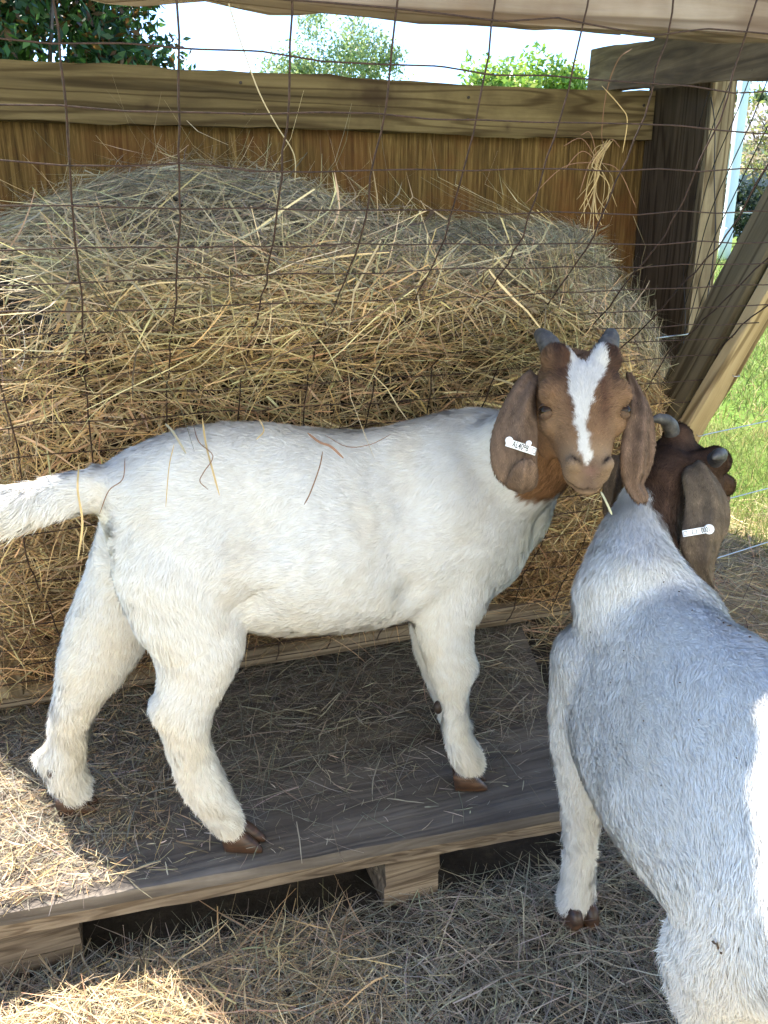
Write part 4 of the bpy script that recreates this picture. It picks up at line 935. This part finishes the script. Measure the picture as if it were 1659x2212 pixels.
# ---------------------------------------------------------------- goat one
def goat_one():
    root = empty('goat', (.33, 1.13, .128), 'white goat with brown head and white blaze, standing side on upon the plywood deck', 'goat', 'young white goats with brown heads')
    g = Goat(); YC = 1.13; LAT = A3(0, 1, 0)
    tors = [(222, 1010, 1125, .035), (255, 992, 1215, .070), (300, 966, 1275, .092), (380, 936, 1318, .103), (480, 918, 1335, .110), (580, 918, 1348, .120), (680, 930, 1342, .125),
            (780, 934, 1334, .120), (860, 922, 1318, .112), (940, 900, 1300, .103), (1020, 886, 1285, .092), (1085, 890, 1245, .070), (1125, 920, 1190, .045)]
    C = []; U = []; V = []
    for x, t, b, w_ in tors:
        a, b_ = atY(x, t, YC), atY(x, b, YC); C.append((a+b_)/2); V.append((a-b_)/2); U.append(LAT*w_)
    g.loft(C, U, V, ex=2.1, egg=.22, fur=.012, flow=-1, n=40)
    # thigh, near hind leg
    g.limb([(330, 1110, 1.09, 95, .045), (355, 1220, 1.07, 108, .055), (400, 1310, 1.062, 116, .050), (428, 1375, 1.058, 106, .046), (424, 1440, 1.056, 88, .040), (406, 1505, 1.053, 76, .036), (399, 1555, 1.052, 66, .032),
            (405, 1600, 1.052, 55, .029), (422, 1655, 1.052, 53, .028), (442, 1700, 1.052, 52, .028), (464, 1735, 1.052, 47, .027), (494, 1780, 1.05, 38, .025)], LAT, fur=.012, flow=1)
    # far hind leg
    g.limb([(300, 1130, 1.17, 75, .045), (272, 1250, 1.19, 82, .050), (240, 1350, 1.205, 86, .046), (210, 1415, 1.21, 77, .040), (190, 1460, 1.212, 68, .036), (172, 1500, 1.213, 60, .032), (155, 1550, 1.214, 47, .028), (145, 1600, 1.215, 45, .027),
            (138, 1650, 1.215, 48, .028), (150, 1682, 1.215, 43, .028), (163, 1706, 1.215, 38, .025)], LAT, fur=.015, flow=1)
    g.blob(atY(358, 1528, 1.055), .022, .024, .026)  # point of hock
    g.blob(atY(104, 1640, 1.215), .016, .016, .020)
    g.blob(atY(1000, 1440, 1.055), .022, .02, .03)
    # near fore leg
    g.limb([(1000, 1060, 1.10, 110, .050), (985, 1180, 1.08, 115, .050), (970, 1290, 1.068, 92, .044), (961, 1350, 1.065, 66, .036), (969, 1415, 1.062, 53, .031), (976, 1460, 1.062, 46, .028), (983, 1515, 1.062, 32, .022), (987, 1580, 1.062, 32, .022),
            (1000, 1622, 1.061, 40, .026), (1015, 1648, 1.061, 37, .026)], LAT, fur=.012, flow=1)
    # far fore leg
    g.limb([(985, 1180, 1.17, 90, .045), (950, 1300, 1.19, 70, .038), (935, 1380, 1.20, 44, .030), (945, 1440, 1.204, 36, .025), (960, 1500, 1.204, 28, .02), (975, 1545, 1.204, 30, .022), (995, 1575, 1.204, 30, .024)], LAT, fur=.012, flow=1)
    # tail
    T = [(235, 1062, 1.12, 50, .022), (180, 1065, 1.115, 48, .022), (120, 1078, 1.11, 46, .022), (60, 1095, 1.105, 44, .021), (0, 1108, 1.10, 40, .019), (-50, 1118, 1.095, 28, .013)]
    g.limb(T, LAT, fur=.024, flow=1)
    # neck
    g.limb([(985, 1060, 1.13, 165, .075), (1050, 1030, 1.115, 150, .070), (1110, 995, 1.09, 128, .064), (1160, 955, 1.06, 112, .058), (1205, 915, 1.04, 98, .052), (1240, 880, 1.03, 80, .045)], LAT, fur=.014, flow=-1)
    # head
    A = nrm(-UP*.925-FW*.38+RT*.0); B = nrm(RT-A*(RT@A)); Nn = np.cross(A, B); 
    if Nn@FW > 0: Nn = -Nn
    O = atD(1256, 760, 1.105); s = 1.0
    loc = add_head(g, O, A, B, Nn, s)
    hk = lambda P: np.clip(1-(np.linalg.norm((P-loc(.10, 0, -.03)), axis=1)-.10)/.04, 0, 1)
    P, Q = g.remesh(.0040, 6, hk)
    P = detail_head(P, O, A, B, Nn, s)
    # hollow between rib cage and stifle, elbow crease
    def dent(P, px, py, r, dep):
        c = atY(px, py, 1.02); d = np.linalg.norm((P-c)[:, [0, 2]], axis=1); k = np.exp(-(d/r)**2)*(P[:, 1] < 1.13)
        P[:, 1] += k*dep
    dent(P, 575, 1150, .050, .020); dent(P, 893, 1275, .028, .016); dent(P, 560, 1300, .03, .015); dent(P, 880, 1050, .05, .006); dent(P, 860, 1200, .035, .008)
    dent(P, 420, 1010, .035, -.010); dent(P, 255, 1150, .03, .010); dent(P, 985, 1090, .045, -.010); dent(P, 1040, 1210, .03, -.006); dent(P, 700, 1180, .07, -.007); dent(P, 480, 960, .03, -.004); dent(P, 850, 1010, .03, .006); dent(P, 640, 990, .05, .005)
    rw = np.exp(-((P[:, 0]-.30)/.11)**4)*np.exp(-((P[:, 2]-.60)/.07)**4)*(P[:, 1] < 1.10); P[:, 1] -= .0007*np.sin((P[:, 0]+.25*(P[:, 2]-.6))*2*pi/.032)*rw
    dent(P, 395, 968, .018, -.010); dent(P, 250, 1075, .018, -.008); dent(P, 905, 1110, .03, .010); dent(P, 1010, 1010, .03, -.006); dent(P, 320, 1330, .03, .006); dent(P, 470, 1230, .05, -.007)
    def colfn(X):
        c, a, b, n = head_color(X, O, A, B, Nn, s); nz = vnoise(X, 22, 5, 3); nz3 = vnoise(X, 6, 6, 3)
        rr_ = np.sqrt(((b+.0)/.088)**2+((a-.09)/.165)**2+((n+.07)/.155)**2)
        k = np.clip((1.0+.10*nz-rr_)/.06, 0, 1); hd = k
        body = np.tile(WHITE, (len(X), 1)); st = np.clip(nz3-.15, 0, 1)[:, None]
        body = body*(1-st*.35)+A3(.72, .60, .42)*st*.35
        # cream in belly and legs, dirt on shanks
        low = np.clip((.42-X[:, 2])/.25, 0, 1)[:, None]; yl = np.clip(vnoise(X, 9, 61, 3)+.25, 0, 1)[:, None]*np.clip((.56-X[:, 2])/.2, 0, 1)[:, None]; low = np.clip(low*.28+yl*.45, 0, 1); body = body*(1-low)+A3(.80, .69, .50)*low
        gr = (np.clip(vnoise(X, 14, 9, 3)-.15, 0, 1)*np.clip((.33-X[:, 2])/.1, 0, 1))[:, None]; body = body*(1-gr*.8)+A3(.35, .29, .18)*gr*.8
        br = A3(.25, .125, .055); thr = np.clip((-.03-n)/.04, 0, 1)[:, None]; c = c*(1-thr*.7)+br*thr*.7
        c = body*(1-hd[:, None])+c*hd[:, None]
        short = np.where(np.sqrt((b/.075)**2+((a-.1)/.13)**2+((n+.03)/.085)**2) < 1, np.clip(1.0-(a-.03)*5.5, .42, 1.), 1)
        return c, short
    def flowmod(X, D):
        d = X-O; a, b, n = d@A, d@B, d@Nn; m = (np.sqrt((b/.075)**2+((a-.1)/.13)**2+((n+.03)/.085)**2) < 1)
        hd = -A*1.0+B*(np.sign(b)*np.clip(abs(b)/.02, 0, 1)*.7)[:, None]; D = D.copy(); D[m] = nrm(hd[m]); return D
    ears = []
    e1L = [(1140, 800), (1112, 828), (1076, 896), (1060, 952), (1062, 1004), (1076, 1034), (1097, 1050)]
    e1R = [(1160, 835), (1158, 868), (1160, 905), (1161, 950), (1160, 1000), (1160, 1030), (1158, 1048)]
    EP, EQ, ET, G1, N1 = ear(e1L, e1R, [1.135, 1.115, 1.095, 1.085, 1.083, 1.085, 1.086], .0022, 1, pleats=1.7)
    ears.append((EP, EQ, -UP, ear_col(1), 9000))
    fL = [(1097, 1050), (1093, 1046), (1100, 1028), (1111, 1008), (1125, 1000)]; fR = [(1158, 1048), (1160, 1040), (1161, 1022), (1158, 1004), (1142, 997)]
    EP, EQ, _, _, _ = ear(fL, fR, [1.086, 1.076, 1.068, 1.064, 1.066], .001, 2, bulge=.010)
    ears.append((EP, EQ, UP, ear_col(2), 3500))
    e2L = [(1352, 806), (1360, 850), (1356, 888), (1345, 936), (1339, 984), (1340, 1016), (1348, 1048), (1364, 1075), (1376, 1086)]
    e2R = [(1366, 812), (1392, 858), (1408, 900), (1414, 935), (1413, 975), (1404, 1014), (1390, 1044), (1400, 1070), (1396, 1086)]
    EP, EQ, _, _, _ = ear(e2L, e2R, [1.13, 1.115, 1.10, 1.095, 1.09, 1.09, 1.09, 1.088, 1.086], .0035, 3, pleats=1.9)
    ears.append((EP, EQ, -UP, ear_col(3, 1.03), 9000))
    finish_goat(g, root, P, Q, colfn, ears, 480000, 500, flowmod)
    add_horns(root, loc, A, B, Nn, s); add_eyes(root, loc, A, B, Nn, s)
    ear_tag(root, (1094, 955), (1161, 977), (1.056, 1.060), 17, 'AL4098', ((.06, .0045, .3), (.66, .0032, .75)), .44, .60, marks=((.88, .0045, .6),))
    for p, f, z_ in ((atz(524, 1838, .129), A3(.90, -.38, 0), .034), (atz(163, 1762, .129), A3(.97, -.15, 0), .034), (atz(1014, 1706, .129), A3(.93, -.35, 0), .033), (atz(990, 1588, .129), A3(.9, -.4, 0), .032)):
        hoof(root, p+A3(0, .012, 0), f, np.cross(A3(0, 0, 1), nrm(f)), z_, M['hoof'])
    dw = plain('dew claw', (.05, .03, .02), .5)
    for x, y, Y in ((456, 1762, 1.055), (112, 1668, 1.20), (972, 1628, 1.065), (946, 1528, 1.19)):
        gg = Goat(); gg.blob(atY(x, y, Y), .0075, .009, .012); gg.mb.build('dew_claw', dw, root)
goat_one()
# ---------------------------------------------------------------- goat two
def goat_two():
    root = empty('goat', (.64, .70, 0), 'white goat with dark brown head seen from behind, standing on straw at the right', 'goat', 'young white goats with brown heads')
    g = Goat(); Z = A3(0, 0, 1)
    st = [(.575, .30, .51, .43, .045), (.582, .345, .56, .37, .082), (.590, .42, .595, .32, .104), (.598, .52, .598, .315, .114), (.608, .62, .592, .305, .117), (.622, .71, .588, .295, .107), (.638, .79, .586, .29, .096), (.655, .85, .588, .30, .084), (.675, .895, .575, .36, .058)]
    C = np.array([(x, y, (a+b)/2) for x, y, a, b, w_ in st]); T = nrm(np.gradient(C, axis=0)); L_ = nrm(np.cross(T, Z))
    g.loft(C, L_*np.array([s[4] for s in st])[:, None], np.array([Z*(s[2]-s[3])/2 for s in st]), ex=2.05, egg=.34, fur=.011, flow=-1, n=40)
    def leg(pts, fur=.015):
        C = np.array([p[:3] for p in pts]); r_ = np.array([p[3] for p in pts]); r2 = np.array([p[4] for p in pts])
        g.loft(C, A3(1, 0, 0)*r_[:, None], A3(0, 1, 0)*r2[:, None]+0*C, fur=fur, flow=1, n=24)
    # left fore (visible), right fore (mostly hidden), left hind, right hind
    leg([(.60, .86, .45, .05, .07), (.600, .865, .34, .045, .055), (.606, .872, .25, .031, .034), (.612, .878, .19, .025, .025), (.615, .880, .13, .0215, .021), (.617, .882, .08, .0225, .022), (.619, .884, .045, .0255, .024), (.620, .884, .022, .022, .022)])
    leg([(.71, .85, .45, .045, .06), (.735, .83, .34, .038, .045), (.765, .81, .24, .028, .03), (.785, .79, .16, .021, .021), (.79, .79, .09, .021, .021), (.79, .79, .03, .023, .023)])
    leg([(.54, .47, .45, .06, .09), (.545, .49, .36, .062, .085), (.56, .535, .28, .055, .062), (.572, .55, .22, .046, .048), (.585, .54, .16, .036, .038), (.60, .545, .10, .028, .028), (.605, .56, .05, .028, .028)], .02)
    leg([(.62, .45, .45, .05, .09), (.66, .47, .34, .05, .07), (.68, .49, .22, .035, .04), (.68, .47, .15, .027, .03), (.68, .49, .08, .022, .022), (.68, .50, .03, .024, .024)], .02)
    # head frame
    r_ = nrm(RT*.62-UP*.55-FW*.55); A = nrm(RT*.30-UP*.49+FW*.82); A = nrm(A-r_*(A@r_)); B = -r_; Nn = nrm(RT*.72+UP*.67+FW*.14); Nn = nrm(Nn-A*(Nn@A)-B*(Nn@B))
    O = atD(1511, 956, 1.215); s = 1.07
    loc = add_head(g, O, A, B, Nn, s)
    hb = loc(.045, 0, -.055)
    p = [A3(.622, .72, .48), A3(.65, .82, .497), atD(1360, 1262, 1.115), atD(1372, 1200, 1.145), atD(1396, 1130, 1.175), atD(1428, 1062, 1.20), hb]
    rad = [.092, .095, .080, .063, .051, .049, .050]
    C = np.array(p); T = nrm(np.gradient(C, axis=0)); lt = nrm(np.cross(T, Z)); vt = np.cross(lt, T)
    g.loft(C, lt*np.array(rad)[:, None]*.85, vt*np.array(rad)[:, None]*1.1, fur=.014, flow=-1, n=30)
    hk = lambda P: np.clip(1-(np.linalg.norm((P-loc(.10, 0, -.03)), axis=1)-.10)/.04, 0, 1)
    P, Q = g.remesh(.0042, 15, hk); P = detail_head(P, O, A, B, Nn, s)
    npts = crom(np.array(p), 6)
    def colfn(X):
        c, a, b, n = head_color(X, O, A, B, Nn, s); nz = vnoise(X, 22, 15, 3); nz3 = vnoise(X, 6, 16, 3)
        rr_ = np.sqrt((b/.085)**2+((a-.09)/.145)**2+((n+.04)/.10)**2)
        hd = np.clip((1.0+.10*nz-rr_)/.06, 0, 1)
        # brown collar running down both sides of the neck, white along the crest
        q = np.array([(C[5]+C[4])/2, C[4], C[3]]); dd = np.min(np.linalg.norm(X[:, None]-q[None], axis=2), axis=1)
        side = (X-C[4])@nrm(np.cross(C[5]-C[3], Z)); vtx = (X-C[4])@nrm(vt[4])
        col_ = np.clip((.092-dd+.012*nz)/.012, 0, 1)*np.clip((side-.044+.008*nz)/.008, 0, 1)
        col2 = np.clip((.085-dd+.012*nz)/.012, 0, 1)*np.clip((-side-.040+.006*nz)/.008, 0, 1)
        pa, pb_ = atD(1378, 1035, 1.15), atD(1462, 1215, 1.08); pn = nrm(np.cross(pb_-pa, pa-CAM)); pn = pn if pn@RT > 0 else -pn
        hp = (X-pa)@pn; q2 = np.array([C[3]*.4+C[4]*.6, C[4], C[5], C[6], loc(.06, 0, -.05)]); d2 = np.min(np.linalg.norm(X[:, None]-q2[None], axis=2), axis=1)
        col3 = np.clip((hp+.006*nz)/.006, 0, 1)*np.clip((.118-d2+.01*nz)/.01, 0, 1)
        k = np.maximum.reduce([hd*(hp > -.02), col3, col2])
        dk = A3(.085, .047, .030)*(1+.35*nz[:, None]); warm = A3(.22, .10, .035); lowr = np.clip((-vtx)/.05, 0, 1)[:, None]*(1-hd[:, None])
        head = c*.0+dk*(1-lowr*.7)+warm*lowr*.7; fr = np.clip((a-.03)/.05, 0, 1)[:, None]; head = head*(1-fr*.8)+c*.75*fr*.8
        body = np.tile(WHITE, (len(X), 1)); stn = np.clip(nz3-.1, 0, 1)[:, None]; body = body*(1-stn*.25)+A3(.68, .57, .40)*stn*.25
        low = np.clip((.40-X[:, 2])/.2, 0, 1)[:, None]; body = body*(1-low*.30)+A3(.75, .63, .46)*low*.30
        gry = (np.clip(vnoise(X, 11, 19, 3)-.2, 0, 1)*np.clip((X[:, 2]-.5)/.05, 0, 1))[:, None]; body = body*(1-gry*.12)+A3(.42, .40, .36)*gry*.12
        return body*(1-k[:, None])+head*k[:, None], np.where(rr_ < .9, .75, 1.)
    ears = []
    eL = [(1478, 1018), (1472, 1037), (1479, 1073), (1478, 1109), (1472, 1145), (1468, 1172), (1475, 1199), (1488, 1226), (1509, 1244), (1537, 1264)]
    eR = [(1528, 1010), (1549, 1037), (1569, 1073), (1577, 1109), (1572, 1145), (1558, 1172), (1550, 1199), (1542, 1226), (1541, 1244), (1540, 1266)]
    EP, EQ, _, _, _ = ear(eL, eR, [1.17, 1.15, 1.135, 1.128, 1.122, 1.12, 1.12, 1.12, 1.12, 1.12], .0028, 5, pleats=1.8, bulge=.014)
    ears.append((EP, EQ, -UP, ear_col(5, .9), 11000))
    eL = [(1350, 985), (1318, 985), (1306, 1010), (1302, 1050), (1302, 1090), (1306, 1120)]; eR = [(1362, 1010), (1350, 1020), (1346, 1045), (1342, 1070), (1332, 1100), (1312, 1128)]
    EP, EQ, _, _, _ = ear(eL, eR, [1.27, 1.27, 1.265, 1.26, 1.26, 1.26], .002, 6)
    ears.append((EP, EQ, -UP, ear_col(6, .95), 5000))
    finish_goat(g, root, P, Q, colfn, ears, 700000, 700)
    # bits of dirt caught in the coat along the back and thigh
    Nv_, _ = vnormals(P, Q); vv = P-CAM; dz_ = vv@FW; pxs = CX+F*(vv@RT)/dz_; pys = CY-F*(vv@UP)/dz_; mb = MB(); r = RS(44)
    for (x, y, l) in ((1430, 1268, .004), (1425, 1245, .002), (1468, 1292, .005), (1500, 1330, .004), (1560, 1360, .006), (1575, 1368, .008), (1620, 1392, .007), (1290, 1365, .003), (1330, 1480, .004), (1402, 1560, .003),
                      (1360, 1410, .003), (1480, 1480, .003), (1520, 1560, .003), (1600, 1640, .003), (1565, 2040, .010), (1558, 2028, .008), (1572, 2052, .006), (1440, 1700, .003), (1350, 1610, .003)):
        d = np.hypot(pxs-x, pys-y)+200*np.clip(dz_-1.25, 0, 1)+np.where((Nv_@(-FW)) < .1, 500, 0)+120*(dz_-.6); k = np.argmin(np.where(np.hypot(pxs-x, pys-y) < 14, d, 1e9)); c = P[k]+Nv_[k]*.0075
        t = nrm(np.cross(Nv_[k], r.randn(3))); b2 = np.cross(Nv_[k], t); pts = [c+t*l*.5, c+b2*l*.22, c-t*l*.5, c-b2*l*.25, c+Nv_[k]*.0012]
        mb.add(np.array(pts), None, [(0, 1, 4), (1, 2, 4), (2, 3, 4), (3, 0, 4)])
    tag(mb.build('dirt_specks', plain('dry dirt', (.07, .045, .03), .9), root, smooth=False), kind='stuff')
    add_horns(root, loc, A, B, Nn, s); add_eyes(root, loc, A, B, Nn, s)
    ear_tag(root, (1475, 1153), (1533, 1143), (1.098, 1.098), 14, '0001', ((.97, .0062, 0),), .83, .62, marks=((.42, .0055, .55), (.08, .004, .6)))
    for p_, f in ((A3(.620, .875, .0), A3(.1, 1, 0)), (A3(.79, .79, .0), A3(.1, 1, 0)), (A3(.605, .56, 0), A3(.1, 1, 0)), (A3(.68, .50, .0), A3(.1, 1, 0))):
        hoof(root, p_, f, np.cross(A3(0, 0, 1), nrm(f)), .037, M['hoof'])
goat_two()
# ------------------------------------------------------------------ small loose things
def extras():
    # stalks lying over the white goat's back
    mb = MB(); r = RS(8); V = []; Q = []; C = []; off = 0
    def stalk(pts, w, c):
        nonlocal off
        P = crom(np.array(pts), 5); n = len(P); T = nrm(np.gradient(P, axis=0)); sd_ = nrm(np.cross(T, -FW)); ww = w*np.interp(np.linspace(0, 1, n), [0, .1, .9, 1], [.4, 1, 1, .4])[:, None]/2
        v = np.stack([P-sd_*ww, P+sd_*ww], 1).reshape(-1, 3); q = [(2*i, 2*i+1, 2*i+3, 2*i+2) for i in range(n-1)]
        V.append(v); Q.append(np.array(q)+off); C.append(np.tile(c, (len(v), 1))); off += len(v)
    tan_, brn, gry = (.55, .40, .19), (.22, .12, .07), (.42, .36, .24)
    def px(lst, D): return [atD(x, y, d) for (x, y), d in zip(lst, D)]
    stalk(px([(357, 915), (375, 935), (402, 980)], (1.09, 1.07, 1.055)), .0028, gry)
    stalk(px([(437, 905), (445, 960), (455, 1000), (474, 1070)], (1.10, 1.08, 1.06, 1.05)), .0024, tan_)
    stalk(px([(418, 920), (430, 955), (460, 985), (440, 1020), (432, 1040), (450, 1058)], (1.10, 1.075, 1.06, 1.055, 1.05, 1.048)), .0012, brn)
    stalk(px([(170, 1005), (168, 1060), (178, 1130), (168, 1210)], (1.06, 1.04, 1.04, 1.05)), .0026, tan_)
    stalk(px([(270, 990), (265, 1035), (235, 1060), (215, 1110)], (1.03, 1.02, 1.02, 1.02)), .0012, brn)
    stalk(px([(664, 935), (690, 955), (715, 965), (742, 990)], (1.13, 1.11, 1.10, 1.09)), .0030, (.36, .20, .12))
    stalk(px([(697, 975), (690, 1010), (670, 1065), (657, 1090)], (1.10, 1.085, 1.075, 1.07)), .0016, brn)
    stalk(px([(376, 960), (365, 1010), (358, 1095)], (1.06, 1.05, 1.04)), .0012, tan_)
    stalk(px([(702, 940), (750, 965), (800, 960), (845, 938)], (1.13, 1.11, 1.11, 1.13)), .0010, brn)
    stalk(px([(560, 905), (570, 930), (553, 950)], (1.13, 1.12, 1.11)), .0016, tan_)
    stalk(px([(1298, 1062), (1310, 1085), (1322, 1112)], (1.06, 1.05, 1.045)), .0026, (.60, .56, .34))
    o = raw('stray_stalks', np.concatenate(V), [np.concatenate(Q)], M['straw'], loc=(.3, 1.05, .7), col=np.concatenate(C)); tag(o, 'stray dry hay stalks lying over the back and rump of the deck goat', 'hay stalks', kind='stuff')
    # tuft of dead weed caught in the wire near the corner post
    V.clear(); Q.clear(); C.clear(); off = 0
    base = atD(1292, 350, 1.25)
    for k in range(15):
        a = r.rand(); e = atD(1292+r.randn()*22-12, 430+r.rand()*90, 1.27+.03*r.randn()); st = atD(1318+r.randn()*4, 300+r.rand()*8, 1.24)
        stalk([st, base+r.randn(3)*.005, (base+e)/2+r.randn(3)*.010, e], .0007+.0008*r.rand(), np.array(tan_)*(.6+.4*r.rand()))
    for k in range(7):
        e = base+A3(r.randn()*.05, 0, r.randn()*.03); stalk([base, (base+e)/2+A3(0, 0, .015), e+A3(0, 0, -.01)], .001, np.array(brn)*1.3)
    stalk(px([(1365, 105), (1335, 130), (1310, 200), (1300, 290), (1308, 330)], (1.1, 1.12, 1.15, 1.2, 1.24)), .0014, np.array(brn))
    stalk(px([(1300, 185), (1340, 230), (1355, 260), (1345, 330)], (1.1, 1.11, 1.12, 1.14)), .0012, tan_)
    o = raw('straw_tuft', np.concatenate(V), [np.concatenate(Q)], M['straw'], loc=base, col=np.concatenate(C)); tag(o, 'small tuft of dry stalks caught in the wire near the corner post', 'straw tuft')
    # twine hanging down in front
    mb = MB(); P = crom(np.array(px([(494, 8), (520, 90), (560, 200), (600, 275), (628, 318), (638, 350), (637, 395)], (.79, .82, .87, .92, .97, 1.0, 1.05))), 5)
    mb.tube(P, .0007, 5); o = mb.build('twine', plain('pale twine', (.5, .43, .3), .8), loc=P[0]); tag(o, 'thin pale twine strand slanting down across the back board', 'twine')
extras()
# ------------------------------------------------------------------ unseen building behind the viewer, added so its sunlit front fills the pen
def bounce_shed():
    root = empty('bounce_shed', (.8, -2.9, 0), 'unseen pale board front added to bounce sunlight onto the hay feeder', 'bounce_shed')
    cream = plain('cream board paint', (.70, .69, .66), .8); mb = MB()
    x = -3.6
    r = RS(4)
    while x < 5.2:
        w_ = .18; MB_ = mb.board((x+w_/2, -2.5+.004*r.rand(), 0), (x+w_/2, -2.5+.004*r.rand(), 3.9), .02, w_-.006, up=(0, 1, 0), nseg=3, seed=int(x*100) % 997); x += w_
    mb.build('wall', cream, root, smooth=False)
    mb = MB(); mb.add([(-3.9, -2.2, 3.86), (5.5, -2.2, 3.86), (5.5, -5.6, 4.9), (-3.9, -5.6, 4.9), (-3.9, -2.2, 3.90), (5.5, -2.2, 3.90), (5.5, -5.6, 4.94), (-3.9, -5.6, 4.94)],
                      [(3, 2, 1, 0), (4, 5, 6, 7), (0, 1, 5, 4), (1, 2, 6, 5), (2, 3, 7, 6), (3, 0, 4, 7)]); mb.build('roof', plain('shed roofing', (.35, .36, .37), .5, .4), root, smooth=False)
    mb = MB(); mb.board((3.9, -2.47, .02), (3.9, -2.47, 2.05), .03, .9, up=(0, 1, 0), nseg=3); d = mb.build('door', M['post'], root, smooth=False)
    mb = MB(); mb.tube([(3.55, -2.44, .98), (3.55, -2.41, 1.0), (3.55, -2.41, 1.12), (3.55, -2.44, 1.14)], .008, 8); mb.build('handle', M['galv'], d)
bounce_shed()
